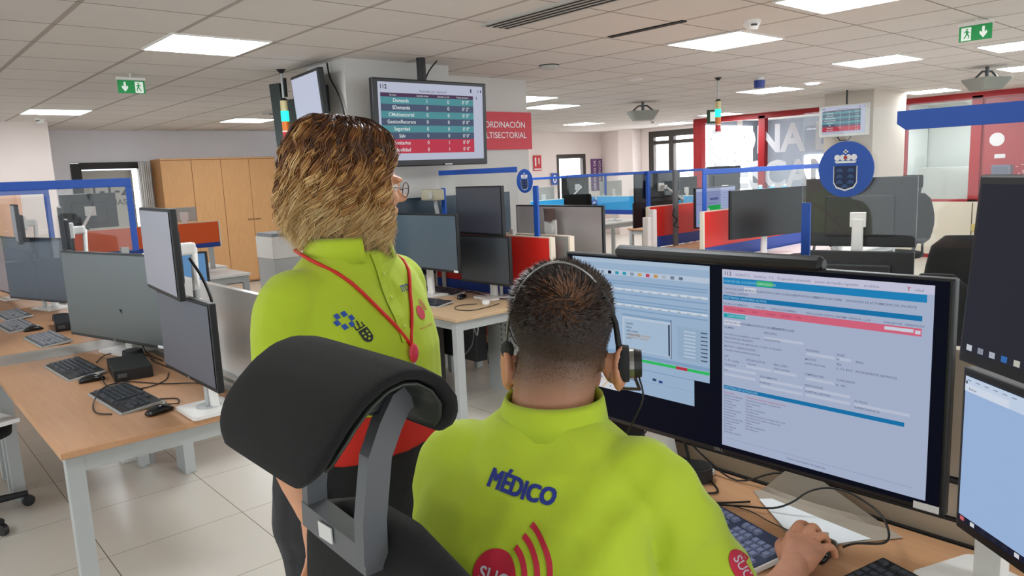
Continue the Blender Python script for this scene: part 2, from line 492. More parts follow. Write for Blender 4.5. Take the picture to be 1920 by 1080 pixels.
# room behind the glass
M_roomgrey = mat('room_grey', '959ba6', rough=.8)
struct('wall_kitchen', MB().box((15.5, 4.27, CZ_ / 2), (.04, 2.3, CZ_)).box((14.3, 5.43, CZ_ / 2), (2.3, .03, CZ_)).box((14.3, 3.1, CZ_ / 2), (2.3, .03, CZ_)), mat('kitchen_wall', 'e9ebe6', rough=.7))
struct('wall_rest_room', MB().box((15.6, 6.0, CZ_ / 2), (.1, 6, CZ_)).box((14.3, 8.95, CZ_ / 2), (2.6, .08, CZ_)).box((14.3, 3.03, CZ_ / 2), (2.6, .08, CZ_)), M_roomgrey)
struct('wall_rest_room_divider', MB().box((14.3, 5.5, CZ_ / 2), (2.5, .08, CZ_)), M_roomgrey)
w7 = struct('window_7', MB().box((14.15, 8.9, 1.68), (1.9, .02, 1.5)), M_day)
w8 = struct('window_8', MB().box((15.53, 7.6, 1.3), (.02, .6, .9)), M_day)
mb = MB()
for k in range(160):
    x = 13.25 + random.random() * 1.8; z = .95 + random.random() * 1.45
    mb.box((x, 8.88, z), (.022, .006, .032), rot=(0, random.random(), 0))
struct('trim_7', mb, mat('dark_speckle', '3b4046'))
cb = thing('kitchen_cabinet', 'white kitchen cabinets behind the red framed glass on the right', 'cabinet', (14.9, 4.35, 0))
MB().box((0, 0, .98), (.6, 1.9, .86)).build('body', mat('kitchen_white', 'd9dcd6', rough=.5), cb)
MB().box((-.31, -.02, .98), (.02, .9, .8)).build('door', MATS['kitchen_white'], cb)
h = MB(); h.tube([(-.33, .06, .98), (-.35, .06, 1.02), (-.35, .06, 1.12), (-.33, .06, 1.16)], .008, 6)
h.build('handle', M_alud, cb)
h = MB(); h.tube([(-.33, -.06, .98), (-.35, -.06, 1.02), (-.35, -.06, 1.12), (-.33, -.06, 1.16)], .008, 6)
h.build('handle', M_alud, cb)
# water dispenser behind the glass near the red film
wd = thing('coffee_machine', 'small white and grey coffee machine on the ledge behind the glass', 'appliance', (12.72, 3.42, .0))
MB().box((0, 0, .55), (.3, .3, 1.1)).build('stand', M_cream, wd)
MB().box((0, 0, 1.2), (.26, .26, .2), bev=.01).build('body', M_white, wd)
MB().box((-.02, 0, 1.38), (.22, .24, .15), bev=.02).build('water_tank', mat('smoky_plastic', '6f7484', rough=.2), wd)

# ================================================================= ceiling fittings
M_lamp = mat('lamp_diffuser', 'ffffff', emit=LAMP, ecol='f6fbff')
def snap(x, y): return x, y
LP = [(1.86, 5.02, 'square ceiling light panel left of the hanging screens, the biggest lit one'),
      (1.88, 9.85, 'long-looking ceiling light panel above the column at the left edge'),
      (4.42, 10.6, 'ceiling light panel seen beside the left signal beacon'),
      (4.40, 1.98, 'ceiling light panel cut by the top edge of the picture'),
      (5.04, 3.2, 'ceiling light panel beside the near smoke detector'),
      (7.48, 3.1, 'ceiling light panel left of the right-hand exit sign'),
      (8.98, 5.05, 'ceiling light panel just below the blue sensor'),
      (11.85, 4.15, 'ceiling light panel right of the cream column'),
      (7.75, 1.95, 'ceiling light panel cut by the right edge, upper one'),
      (9.9, 2.4, 'ceiling light panel cut by the right edge, lower one'),
      (7.6, 7.65, 'ceiling light panel above the coordination sign, nearer of two'),
      (6.45, 6.95, 'ceiling light panel half hidden by the sign column'),
      (11.15, 10.3, 'distant ceiling light panel near the far corner'),
      (12.3, 7.9, 'distant ceiling light panel over the red window frame'),
      (13.6, 9.8, 'farthest ceiling light panel by the two back windows'),
      (14.2, 4.3, 'ceiling light panel added to brighten the kitchen behind the red framed glass'),  # extra panel, added to brighten the kitchen
      (1.86, 2.0, 'ceiling light panel over the near end of the left desks'),
      (-1.2, 3.2, 'ceiling light panel over the room behind the photographer'),
      (1.9, -1.2, 'ceiling light panel over the doctor desk end')]
for (x, y, lb) in LP:
    t = thing('ceiling_light', lb, 'light', (x, y, CZ_), 0, 'square ceiling light panels')
    MB().box((0, 0, -.004), (.6, .6, .008)).build('diffuser', M_lamp, t)
    mb = MB()
    for s_ in (-1, 1):
        mb.box((s_ * .305, 0, -.005), (.012, .622, .01)); mb.box((0, s_ * .305, -.005), (.598, .012, .01))
    mb.build('frame', M_white, t)
# slot diffusers
M_slot = mat('slot_black', '1d1b1a', rough=.7)
v1 = thing('ceiling_vent', 'grey slotted air diffuser in the ceiling at the top centre', 'vent', (3.13, 3.12, CZ_))
MB().box((0, 0, -.006), (.22, 1.0, .012)).build('frame', M_grey, v1)
for k in range(4):
    MB().box((-.075 + k * .05, 0, -.013), (.018, .96, .004)).build('slot', M_slot, v1)
t = MB().box((0, 0, -.004), (.05, .62, .008)); o = t.build('ceiling_slot', M_slot, None, loc=(4.09, 3.2, CZ_)); tag(o, 'dark open slot between ceiling tiles left of the middle light panel', 'vent')
v2 = thing('ceiling_vent', 'square grey ceiling air outlet behind the left signal beacon', 'vent', (4.45, 9.2, CZ_))
MB().box((0, 0, -.01), (.6, .6, .02)).build('frame', M_grey, v2)
for k in range(4): MB().box((0, -.2 + k * .13, -.024), (.5, .03, .008)).build('slot', M_slot, v2)
def smoke(x, y, lb):
    t = thing('smoke_detector', lb, 'detector', (x, y, CZ_), 0, 'smoke detectors')
    MB().cyl((0, 0, 0), (0, 0, -.02), .055, 24, .055).cyl((0, 0, -.02), (0, 0, -.06), .052, 24, .032).build('housing', M_white, t)
    MB().box((-.03, -.03, -.035), (.035, .035, .01), rot=(0, 0, .78)).build('sensor_slot', M_black, t)
smoke(4.5, 2.66, 'white smoke detector beside the middle light panel')
smoke(1.87, 10.75, 'small white smoke detector above the left column')
smoke(12.2, 9.4, 'far white smoke detector near the back windows')
t = thing('access_point', 'flat round white access point on the ceiling right of the big screen', 'device', (4.67, 4.7, CZ_))
MB().cyl((0, 0, 0), (0, 0, -.02), .085, 28, .085).cyl((0, 0, -.02), (0, 0, -.035), .083, 28, .06).build('housing', M_grey, t)
MB().cyl((0, 0, -.0), (0, 0, -.008), .088, 28).build('mounting_ring', M_black, t)
t = thing('ceiling_sensor', 'blue cylindrical sensor under the ceiling on the right', 'sensor', (7.55, 4.37, CZ_))
MB().cyl((0, 0, 0), (0, 0, -.035), .05, 20).build('collar', M_white, t)
MB().cyl((0, 0, -.03), (0, 0, -.11), .06, 20, .055).build('body', mat('sensor_blue', '233a8c', rough=.4), t)
# exit signs
M_exit = mat('exit_green', '0d8a45', rough=.5, emit=.25)
M_exitw = mat('exit_white', 'dfe9e0', rough=.5, emit=.35)
def exit_sign(lb, c, U, mirror, w=.2, h=.1):
    """U = direction of the sign's width seen from the room"""
    U = Vector(U).normalized(); N = U.cross(Vector((0, 0, 1)))
    t = thing('exit_sign', lb, 'sign', c, math.atan2(U.y, U.x), 'green exit signs')
    MB().box((0, .012, 0), (w, .016, h), bev=.003).build('board', M_exit, t)
    MB().box((0, .012, h / 2 + .012), (w * 1.05, .03, .02)).cyl((0, .012, h / 2), (0, .012, CZ_ - c[2]), .008, 8).build('mount', M_white, t)
    s = -1 if mirror else 1
    mb = MB()
    def P(poly, cx, cy):
        mb.prism([(cx + s * a * .64, cy + b_ * .66) for a, b_ in (poly if s > 0 else poly[::-1])], (0, .004, 0), (1, 0, 0), (0, 0, 1), .001)
    ax = s * .25 * w
    P([(-.012, .055), (.012, .055), (.012, 0), (.035, .012), (.035, -.015), (0, -.058), (-.035, -.015), (-.035, .012), (-.012, 0)], ax, 0)
    mb.build('arrow', M_exitw, t); mb = MB()
    P([(-.055, -.068), (.04, -.068), (.04, .062), (-.055, .062)], -s * .25 * w, 0)
    mb.build('door_symbol', M_exitw, t)
    mb = MB(); cx = -s * .25 * w
    def Q(poly):
        mb.prism([(cx + s * a * .64, b_ * .66) for a, b_ in (poly if s > 0 else poly[::-1])], (0, .0025, 0), (1, 0, 0), (0, 0, 1), .001)
    Q(circle(.009, 12, 0, .042)); Q([(-.012, .03), (.008, .03), (.012, -.005), (-.006, -.008)])
    Q([(-.006, -.005), (.008, -.005), (-.022, -.05), (-.032, -.045)]); Q([(.0, -.005), (.014, -.005), (.028, -.03), (.016, -.052), (.01, -.048), (.018, -.03)])
    Q([(-.012, .03), (-.03, .012), (-.024, .006), (-.006, .022)]); Q([(.006, .028), (.028, .012), (.024, .005), (.006, .016)])
    mb.build('running_figure', M_exit, t)
exit_sign('green exit sign with a down arrow hanging over the left desks', (1.79, 6.5, 2.45), (1, 0, 0), True)
exit_sign('green exit sign with a down arrow near the top right corner', (5.9, 1.8, 2.46), (0, -1, 0), False)
t = exit_sign
e3 = thing('exit_sign', 'tiny far green exit sign beside the right signal beacon', 'sign', (9.85, 6.45, 2.35), R(-60), 'green exit signs')
MB().box((0, 0, 0), (.2, .02, .2)).build('board', mat('exit_dark', '31513a'), e3)
MB().box((0, -.012, 0), (.1, .004, .14)).build('symbol', M_exitw, e3)
MB().cyl((0, 0, .1), (0, 0, CZ_ - 2.35), .008, 6).build('mount', M_white, e3)
# signal beacons
def beacon(lb, x, y, L):
    t = thing('signal_beacon', lb, 'signal light', (x, y, CZ_), 0, 'hanging signal beacons')
    MB().cyl((0, 0, 0), (0, 0, -.03), .04, 20, .012).build('ceiling_cap', M_black, t)
    MB().cyl((0, 0, -.02), (0, 0, -L), .009, 10).build('rod', M_alu, t)
    z = -L; q = .88
    MB().cyl((0, 0, z + .02), (0, 0, z), .018, 16, .034).build('top_cap', M_black, t)
    MB().cyl((0, 0, z), (0, 0, z - .083), .030, 20).build('base_module', mat('beacon_beige', 'cfc08e'), t)
    MB().cyl((0, 0, z - .083), (0, 0, z - .167), .032, 20).build('green_lamp', mat('beacon_green', '10c9a0', emit=1.6, ecol='1fe0b8'), t)
    MB().cyl((0, 0, z - .167), (0, 0, z - .242), .030, 20).build('orange_lamp', mat('beacon_orange', 'd8731c', rough=.3), t)
    MB().cyl((0, 0, z - .242), (0, 0, z - .251), .0315, 20).build('ring', M_white, t)
    MB().cyl((0, 0, z - .251), (0, 0, z - .317), .030, 20).build('red_lamp', mat('beacon_red', 'c62230', rough=.3), t)
    MB().cyl((0, 0, z - .317), (0, 0, z - .324), .031, 20).build('end_ring', M_white, t)
beacon('hanging signal beacon with lit green lamp left of the woman', 2.75, 5.85, .245)
beacon('hanging signal beacon with lit green lamp before the red window frame', 7.07, 4.575, .245)
# projectors
def projector(lb, x, y, z, rz, s=1):
    t = thing('projector', lb, 'projector', (x, y, z), rz, 'ceiling projectors')
    MB().cyl((0, 0, .06 * s), (0, 0, CZ_ - z), .02 * s, 10).build('pole', M_alud, t)
    mb = MB(); w, d, h = .19 * s, .17 * s, .07 * s
    mb.loft([((0, 0, -h), (w * .72, 0, 0), (0, d * .72, 0)), ((0, 0, h * .6), (w * 1.1, 0, 0), (0, d * 1.1, 0)), ((0, 0, h * .8), (w * 1.1, 0, 0), (0, d * 1.1, 0))], 20, power=6)
    mb.build('body', mat('projector_grey', '8b8d86', rough=.5) if s > .99 else MATS['projector_grey'], t)
    mb = MB()
    for q in (-1, 1): mb.tube([(q * w * .8, 0, h * .8), (q * .06, 0, .13 * s), (0, 0, .13 * s)], .012, 6)
    mb.build('bracket', M_alud, t)
projector('grey projector hanging from the ceiling in the middle distance', 8.53, 6.74, 2.37, R(-40))
projector('grey projector hanging from the ceiling at the right edge', 9.3, 2.7, 2.38, R(-30), .95)
# spotlights
for (x, y, lb) in ((8.8, 4.39, 'small round downlight right of the blue sensor'), (6.27, 5.04, 'small round downlight right of the big hanging screen')):
    o = MB().cyl((0, 0, 0), (0, 0, -.01), .07, 20).build('downlight', M_lamp if x > 8 else M_white, None, loc=(x, y, CZ_)); tag(o, lb, 'light')
# ================================================================= office kit
DZ = .74
def ry2(v): return v
def monitor(lb, c, yaw, w, h, tilt=0, stand=True, content=None, dell=True, base_at=None, group=None, off=M_offscreen, bezel=.012, tag_='', arm=None, cat='monitor', chin=.018, sidelabel=False):
    """c = centre of the front face in the world"""
    t = thing('monitor', lb, cat, (c[0], c[1], DZ), yaw, group)
    z = c[2] - DZ
    def Tn(mbld): return mbld
    rot = (tilt, 0, 0)
    Rm_ = Euler(rot).to_matrix()
    def place(o): o.location = (0, 0, z); o.rotation_euler = rot; return o
    b = MB().box((0, .014, 0), (w, .026, h), bev=.005)
    b.box((0, .04, -.02), (w * .62, .03, h * .6), bev=.01)
    place(b.build('casing', M_black, t))
    s = Screen(w - 2 * bezel, h - bezel - chin) if content is None else content[0]
    if content is None:
        s.rect(0, 0, 1, 1, off, 1)
    o = s.build('display', t); place(o)
    o.location = Vector((0, 0, z)) + Rm_ @ Vector((0, -.0012, (chin - bezel) / 2))
    if dell:
        mb = MB(); add_text(mb, 'DELL', (0, -.0015, -h / 2 + chin * .3), (1, 0, 0), (0, 0, 1), max(.012, chin * .62), 0, .01, 'CENTER')
        place(mb.build('logo', M_alu, t))
    if sidelabel:
        place(MB().box((w / 2 - .035, -.001, -h / 2 + .012), (.05, .002, .016)).build('name_sticker', M_sign_w, t))
    if stand:
        mb = MB(); zt = z - h * .1
        mb.loft([((0, .085, .018), (.036, 0, 0), (0, .016, 0)), ((0, .08, zt * .5), (.034, 0, 0), (0, .015, 0)), ((0, .07, zt), (.032, 0, 0), (0, .014, 0))], 16, power=4)
        mb.box((0, .06, zt), (.09, .03, .09), bev=.004)
        mb.build('stand_neck', M_white, t)
        MB().prism(rrect(.27 if w > .8 else .22, .19, .015), (0, .06, .002), (1, 0, 0), (0, 1, 0), .014).build('stand_base', M_white, t)
    if arm:
        mb = MB(); y0 = .06
        mb.box((0, y0, z), (.1, .04, .1), bev=.006)
        mb.box((0, y0 + .05, z), (.06, .07, .05), bev=.01)
        e = Vector(arm[0]); mb.tube([(0, y0 + .08, z), tuple(e)], .014, 10)
        mb.sphere(e, .02, 12)
        mb.build('arm', M_white, t)
        mb = MB().tube([tuple(e + Vector((0, 0, .05))), (e.x, e.y, .0)], .013, 12)
        mb.cyl((e.x, e.y, 0), (e.x, e.y, .02), .05, 16)
        mb.build('arm_post', M_alu, t)
    return t

def keyboard(lb, c, rz, detail=True, w=.445, d=.16, light=False, group=None, z=DZ, frame=M_alu, tilt=R(5)):
    t = thing('keyboard', lb, 'keyboard', (c[0], c[1], z), rz, group)
    Rx = Euler((tilt, 0, 0)).to_matrix()
    top = .022
    def T(p): return Rx @ Vector(p) + Vector((0, 0, .004 + abs(sin(tilt)) * d / 2))
    mb = MB(); body = M_black if not light else mat('grey_key_body', '5b5e63')
    mb.box(T((0, 0, 0)), (w, d, .014), rot=Rx, bev=.004)
    mb.build('case', body, t)
    mb = MB(); mb.box(T((0, -d / 2 - .004, -.002)), (w + .008, .01, .012), rot=Rx, bev=.003)
    mb.box(T((w / 2 + .003, 0, -.002)), (.006, d + .012, .012), rot=Rx, bev=.002)
    mb.build('edge_trim', frame, t)
    keym = mat('keycap', '3b4048', rough=.35) if not light else mat('keycap_light', '8f9298', rough=.4)
    rows = [[1] * 13 + [0] + [1] * 3 + [0, 0, 0, 0], [1] * 15 + [0] + [1] * 3 + [0] + [1] * 4]
    p = w * .96 / 22.5; x0 = -w * .48; pr = d * .86 / 6.4
    keys = []
    for r in range(6):
        y = d * .43 - pr * (r + .5) - (pr * .35 if r > 0 else 0)
        segs = []
        if r == 0: x = 0; lay = [(0, 1)] + [(1.6 + i + (i // 4) * .35, 1) for i in range(12)] + [(15.3 + i, 1) for i in range(3)]
        elif r in (1, 2, 3): lay = [(i, 1) for i in range(14 if r < 3 else 12)] + ([(15.3 + i, 1) for i in range(3)] if r < 3 else [(12, 2)])
        elif r == 4: lay = [(0, 1.3)] + [(1.3 + i, 1) for i in range(10)] + [(11.3, 2.7), (16.3, 1)]
        else: lay = [(0, 1.2), (1.2, 1.2), (2.4, 1.2), (3.6, 5.6), (9.2, 1.2), (10.4, 1.2), (11.6, 1.2), (12.8, 1.2)] + [(15.3 + i, 1) for i in range(3)]
        if r > 0: lay += [(18.6 + i, 1) for i in range(3 if r in (3, 5) else 4)]
        for (a, wd) in lay: keys.append((x0 + (a + wd / 2) * p, y, wd * p * .86, pr * .84))
    def keymesh(mb, cx, cy, kw, kd):
        hw, hd = kw / 2, kd / 2
        vs_ = [T((cx + sx * hw, cy + sy * hd, .007)) for sx, sy in ((-1, -1), (1, -1), (1, 1), (-1, 1))]
        vs_ += [T((cx + sx * hw * .78, cy + sy * hd * .74 + .0008, .0135)) for sx, sy in ((-1, -1), (1, -1), (1, 1), (-1, 1))]
        mb.add(vs_, [(4, 5, 6, 7), (0, 1, 5, 4), (1, 2, 6, 5), (2, 3, 7, 6), (3, 0, 4, 7)])
    if detail:
        keys = keys[:100] if len(keys) > 100 else keys
        for k in keys:
            mb = MB(); keymesh(mb, *k); mb.build('key', keym, t)
    else:
        mb = MB()
        for k in keys: keymesh(mb, *k)
        mb.build('keys', keym, t)['kind'] = 'stuff'
    return t

def mouse(lb, c, rz, z=DZ, group=None):
    t = thing('mouse', lb, 'mouse', (c[0], c[1], z), rz, group)
    mb = MB()
    rings = []
    for k in range(9):
        u = k / 8; y = -.055 + .11 * u
        hh = .034 * sin(pi * (.12 + .8 * u)) ** .7; ww = .030 * sin(pi * (.15 + .72 * u)) ** .5
        rings.append(((0, y, hh * .5), (ww, 0, 0), (0, 0, hh * .5)))
    mb.loft(rings, 16, power=2.4)
    mb.build('shell', mat('mouse_gloss', '16181a', rough=.18), t, True)
    MB().cyl((-.004, .028, .033), (.004, .028, .033), .007, 12).build('scroll_wheel', M_grey, t)
    return t

def cable(lb, pts, r=.0022, name='cable', z=DZ, m_=M_cable, cat='cable', group=None, smooth=4):
    P = [Vector(p) for p in pts]
    out = []
    for i in range(len(P) - 1):
        p0 = P[i - 1] if i else P[0]; p1 = P[i]; p2 = P[i + 1]; p3 = P[i + 2] if i + 2 < len(P) else P[-1]
        for k in range(smooth):
            t = k / smooth
            out.append(.5 * ((2 * p1) + (-p0 + p2) * t + (2 * p0 - 5 * p1 + 4 * p2 - p3) * t * t + (-p0 + 3 * p1 - 3 * p2 + p3) * t ** 3))
    out.append(P[-1])
    o = MB().tube(out, r, 6).build(name, m_, None, True)
    return tag(o, lb, cat, group)

def desk(lb, x0, x1, y0, y1, legs=((0, 0), (0, 1), (1, 0), (1, 1)), top=M_desk, z=DZ, group='office desks', rail=True, legw=.06):
    t = thing('desk', lb, 'desk', (x0, y0, 0), 0, group)
    W, D = x1 - x0, y1 - y0
    MB().box((W / 2, D / 2, z - .0125), (W, D, .025), bev=.004).build('desktop', top, t)
    if rail:
        mb = MB()
        mb.box((W / 2, .045, z - .06), (W - .1, .04, .06)); mb.box((W / 2, D - .045, z - .06), (W - .1, .04, .06))
        mb.box((.05, D / 2, z - .06), (.04, D - .13, .05)); mb.box((W - .05, D / 2, z - .06), (.04, D - .13, .05))
        mb.build('frame', M_alu, t)
    for (a, b) in legs:
        cx = .045 + (W - .09) * a; cy = .045 + (D - .09) * b
        mb = MB(); mb.box((cx, cy, (z - .03) / 2 + .005), (legw, legw * .8, z - .04), bev=.004)
        mb.cyl((cx, cy, 0), (cx, cy, .012), .018, 12)
        mb.build('leg', M_alu, t)
    return t

def partition(lb, a, b, z0, z1, m_, strip=.1, strip_m=M_bluedk, th=.04, cap=True, cat='desk partition', group=None, foot=0):
    """upright screen between two ground points a, b"""
    a = Vector((*a, 0)); b = Vector((*b, 0)); L = (b - a).length
    t = thing('desk_partition', lb, cat, (a.x, a.y, 0), math.atan2((b - a).y, (b - a).x), group)
    MB().box((L / 2, 0, (z0 + strip + z1) / 2), (L, th, z1 - z0 - strip), bev=.004).build('board', m_, t)
    if strip: MB().box((L / 2, 0, z0 + strip / 2), (L, th * .98, strip)).build('lower_strip', strip_m, t)
    if cap:
        mb = MB()
        for x in (-.008, L + .008): mb.box((x, 0, (z0 + z1) / 2), (.016, th * 1.1, z1 - z0 + .01))
        mb.box((L / 2, 0, z1 + .004), (L, th * .6, .008))
        mb.build('edge_profile', M_cream, t)
    mb = MB()
    for x in (.1, L - .1): mb.box((x, 0, z0 / 2), (.05, th * .8, z0))
    mb.build('support', M_alu, t)
    return t

def glass_screen(lb, a, b, z0, z1, bar=.045, posts=(1, 1), post_w=.03, glass=M_glass, group=None, disc=None, barm=M_blue, rcorner=.04):
    a = Vector((*a, 0)); b = Vector((*b, 0)); L = (b - a).length
    t = thing('glass_screen', lb, 'glass screen', (a.x, a.y, 0), math.atan2((b - a).y, (b - a).x), group)
    MB().box((L / 2, 0, (z0 + z1) / 2), (L, .006, z1 - z0)).build('pane', glass, t)
    for side in (-1, 1):
        pass
    mb = MB()
    mb.box((L / 2, 0, z1 - bar / 2), (L, .012, bar), bev=.005)
    if posts[0]: mb.box((post_w / 2, 0, (z0 + z1 - bar) / 2), (post_w, .011, z1 - z0 - bar), bev=.002)
    if posts[1]: mb.box((L - post_w / 2, 0, (z0 + z1 - bar) / 2), (post_w, .011, z1 - z0 - bar), bev=.002)
    mb.build('blue_frame', barm, t)
    for x in (.08, L - .08): MB().box((x, 0, z0), (.04, .03, .05)).build('clamp', M_alu, t)
    return t

def emblem_disc(lb, c, n, r, detail=True, name='emblem_disc', group=None):
    """round blue sticker plate with the crowned coat of arms; n = facing direction"""
    n = Vector(n).normalized(); U = Vector((0, 0, 1)).cross(n).normalized(); V = Vector((0, 0, 1)); c = Vector(c)
    t = thing(name, lb, 'emblem', tuple(c), 0, group)
    o0 = Vector((0, 0, 0))
    MB().prism(circle(r, 40), o0, U, V, .004).build('disc', M_blue, t)
    mb = MB(); f = o0 + n * .0045
    def P(poly, mi): mb.prism([(x * r, y * r) for x, y in poly], f + n * (.0005 * mi), U, V, .0008, mi)
    # shield
    sh = [(-.4, .12), (.4, .12), (.4, -.45), (.3, -.62), (0, -.72), (-.3, -.62), (-.4, -.45)]
    P([(x * 1.07, y * 1.07 - .01) for x, y in sh][::-1][::-1], 0)
    P(sh, 1)
    for (x, y) in [(-.2, -.03), (.2, -.03), (-.2, -.25), (.2, -.25), (-.2, -.45), (.2, -.45), (0, -.6)]:
        P([(x - .13, y - .06), (x + .13, y - .06), (x + .06, y + .06), (x - .06, y + .06)], 2)
    # crown
    P([(-.34, .22), (.34, .22), (.4, .3), (-.4, .3)], 0)
    for x in (-.3, -.1, .1, .3):
        P(circle(.11, 14, x, .42), 0)
    P(circle(.07, 10, 0, .42), 3)
    P([(-.03, .55), (.03, .55), (.03, .7), (-.03, .7)], 0); P([(-.09, .6), (.09, .6), (.09, .65), (-.09, .65)], 0)
    mb.build('coat_of_arms', [M_sign_w, mat('shield_navy', '14264f'), mat('island_blue', '32527e'), mat('crown_red', 'a83a3c')], t)
    return t

def office_chair(lb, loc, rz, scale=1.0, headrest=True, simple=True, group='black office chairs', cat='chair'):
    """faces local +X; origin on the floor"""
    t = thing('office_chair', lb, cat, (loc[0], loc[1], 0), rz, group)
    mb = MB().loft([((0, 0, .44), (.2, 0, 0), (0, .2, 0)), ((0, 0, .46), (.245, 0, 0), (0, .245, 0)), ((0, 0, .5), (.25, 0, 0), (0, .25, 0)), ((0, 0, .52), (.21, 0, 0), (0, .21, 0))], 28, power=3.4)
    mb.build('seat', M_fabric, t, True)
    rings = []
    for k in range(11):
        u = k / 10; z = .6 + .6 * u; w = .23 * (1 - .25 * abs(u - .45) ** 1.6 * 2.2) * (.72 if k in (0, 10) else 1)
        rings.append(((-.26 - .05 * sin(pi * u), 0, z), (0, w, 0), (-.035 if 0 < k < 10 else -.015, 0, 0)))
    MB().loft(rings, 24, power=3).build('backrest', M_fabric, t, True)
    if headrest:
        rings = []
        for k in range(9):
            a = R(-70 + 140 * k / 8)
            rings.append(((-.22 - .1 * cos(a) + .04, .12 * sin(a) * 1.15, 1.34), (.0, .0, .075), (.018 * cos(a), .018 * sin(a), 0)))
        MB().loft(rings, 16, power=3).build('headrest', M_fabric, t, True)
        MB().tube([(-.31, 0, 1.1), (-.34, 0, 1.25), (-.3, 0, 1.34)], .016, 8).build('headrest_bracket', M_blacksoft, t)
    MB().cyl((0, 0, .08), (0, 0, .44), .028, 14).tube([(-.05, 0, .43), (-.24, 0, .45), (-.31, 0, .62)], .022, 8).build('column', M_alud, t)
    for k in range(5):
        a = 2 * pi * k / 5
        mb = MB(); mb.tube([(0, 0, .1), (.3 * cos(a), .3 * sin(a), .07)], [.026, .016], 8)
        l = mb.build('base_leg', M_blacksoft, t)
        MB().cyl((.3 * cos(a) - .012 * sin(a), .3 * sin(a) + .012 * cos(a), .03), (.3 * cos(a) + .012 * sin(a), .3 * sin(a) - .012 * cos(a), .03), .03, 14).build('caster', M_black, l)
    for s_ in (-1, 1):
        MB().tube([(-.05, s_ * .26, .46), (-.05, s_ * .3, .52), (-.05, s_ * .3, .66)], .014, 8).box((.02, s_ * .3, .675), (.26, .07, .03), bev=.01).build('armrest', M_blacksoft, t)
    return t
# ================================================================= left desks
desk('light oak office desk in the left foreground with two keyboards on it', .43, 1.15, 2.93, 4.72, legs=((0, 0), (0, 1), (1, 1)))
desk('light oak office desk behind the grey strip at the left edge', .43, 1.15, 5.04, 6.86)
o = MB().box((.79, 4.88, .725), (.74, .31, .03), bev=.004).build('cable_tray', mat('strip_grey', 'a39c92', rough=.35), None)
tag(o, 'flat grey-beige strip bridging the two left desks', 'desk strip')
for x_ in (.47, 1.12): MB().box((x_, 4.88, .355), (.04, .06, .71)).build('support', M_alu, o)
# panels behind the desks (X = 1.2)
M_gloss = mat('white_gloss_panel', 'dbd9d5', rough=.14, spec=.8)
t = thing('desk_partition', 'shiny pale panel screen behind the left foreground desk', 'desk partition', (1.19, 2.9, 0))
MB().box((.015, 1.3, 1.0), (.03, 2.6, .4), bev=.003).build('board', M_gloss, t)
mb = MB()
for z in (.795, .765, .7): mb.box((.0, 1.3, z), (.05, 2.6, .012))
mb.box((.02, 1.3, .73), (.03, 2.6, .11)); mb.build('rail', mat('rail_alu', 'c5c5c1', rough=.3, metal=.3), t)
MB().box((.02, 2.5, .34), (.05, .05, .68)).build('support', M_alu, t)
# office furniture under the desks
t = thing('leg_panel', 'two-part grey metal desk end leg with a cable channel under the left desk', 'desk leg', (1.27, 4.42, 0))
MB().box((0, 0, .34), (.06, .16, .68), bev=.004).build('panel', M_alu, t)
MB().box((-.12, .3, .34), (.05, .05, .68)).build('rear_post', M_alu, t)
t = thing('power_box', 'small red and white power box with looped cables under the left desk', 'power box', (1.08, 4.86, .12))
MB().box((0, 0, 0), (.12, .1, .24), bev=.004).build('box', M_white, t)
MB().box((0, -.052, .06), (.11, .006, .09)).build('red_face', M_red, t)
cable('looped black cables hanging below the left foreground desk', [(1.12, 4.72, .7), (1.16, 4.68, .4), (1.12, 4.66, .2), (1.06, 4.7, .28), (1.0, 4.72, .5), (.98, 4.72, .7)], .006)
# computers on desk 1
off2 = mat('display_teal_grey', '3f4c4c', rough=.3, spec=.8)
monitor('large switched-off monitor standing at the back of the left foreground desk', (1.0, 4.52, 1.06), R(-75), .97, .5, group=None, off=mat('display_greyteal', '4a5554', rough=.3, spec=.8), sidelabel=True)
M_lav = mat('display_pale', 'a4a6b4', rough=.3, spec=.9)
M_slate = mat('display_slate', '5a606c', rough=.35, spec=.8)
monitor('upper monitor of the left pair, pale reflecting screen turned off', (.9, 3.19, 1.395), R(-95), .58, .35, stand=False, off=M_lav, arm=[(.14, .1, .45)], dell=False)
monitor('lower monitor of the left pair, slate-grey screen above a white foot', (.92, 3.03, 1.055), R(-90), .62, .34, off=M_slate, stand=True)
cable('thick black cable loop hanging behind the upper left monitor', [(1.0, 3.12, 1.36), (1.02, 3.05, 1.28), (1.03, 3.0, 1.18), (1.02, 3.04, 1.1), (1.0, 3.14, 1.1), (.99, 3.2, 1.2)], .006)
keyboard('black keyboard on the left foreground desk, the one nearer the camera', (.78, 3.48), R(-90 + 3))
keyboard('black keyboard on the left foreground desk by the grey strip', (.745, 4.28), R(-90 + 3))
mouse('black mouse beside the nearer keyboard on the left desk', (.83, 3.16), R(-70))
mouse('black mouse between the two keyboards on the left desk', (.755, 3.96), R(-95))
t = thing('docking_box', 'flat black computer box lying on the left desk behind the keyboards', 'computer', (.93, 3.98, DZ), R(-8))
MB().box((0, 0, .03), (.17, .33, .058), bev=.004).build('case', M_black, t)
MB().box((-.05, -.168, .03), (.04, .004, .02)).build('socket', M_alud, t)
t = thing('speaker_puck', 'round black speaker puck on the white monitor foot of the left desk', 'speaker', (1.03, 4.3, DZ + .015))
MB().cyl((0, 0, 0), (0, 0, .035), .055, 24, .05).build('body', M_blacksoft, t)
MB().cyl((0, 0, .035), (0, 0, .038), .04, 24).build('grille', M_alud, t)
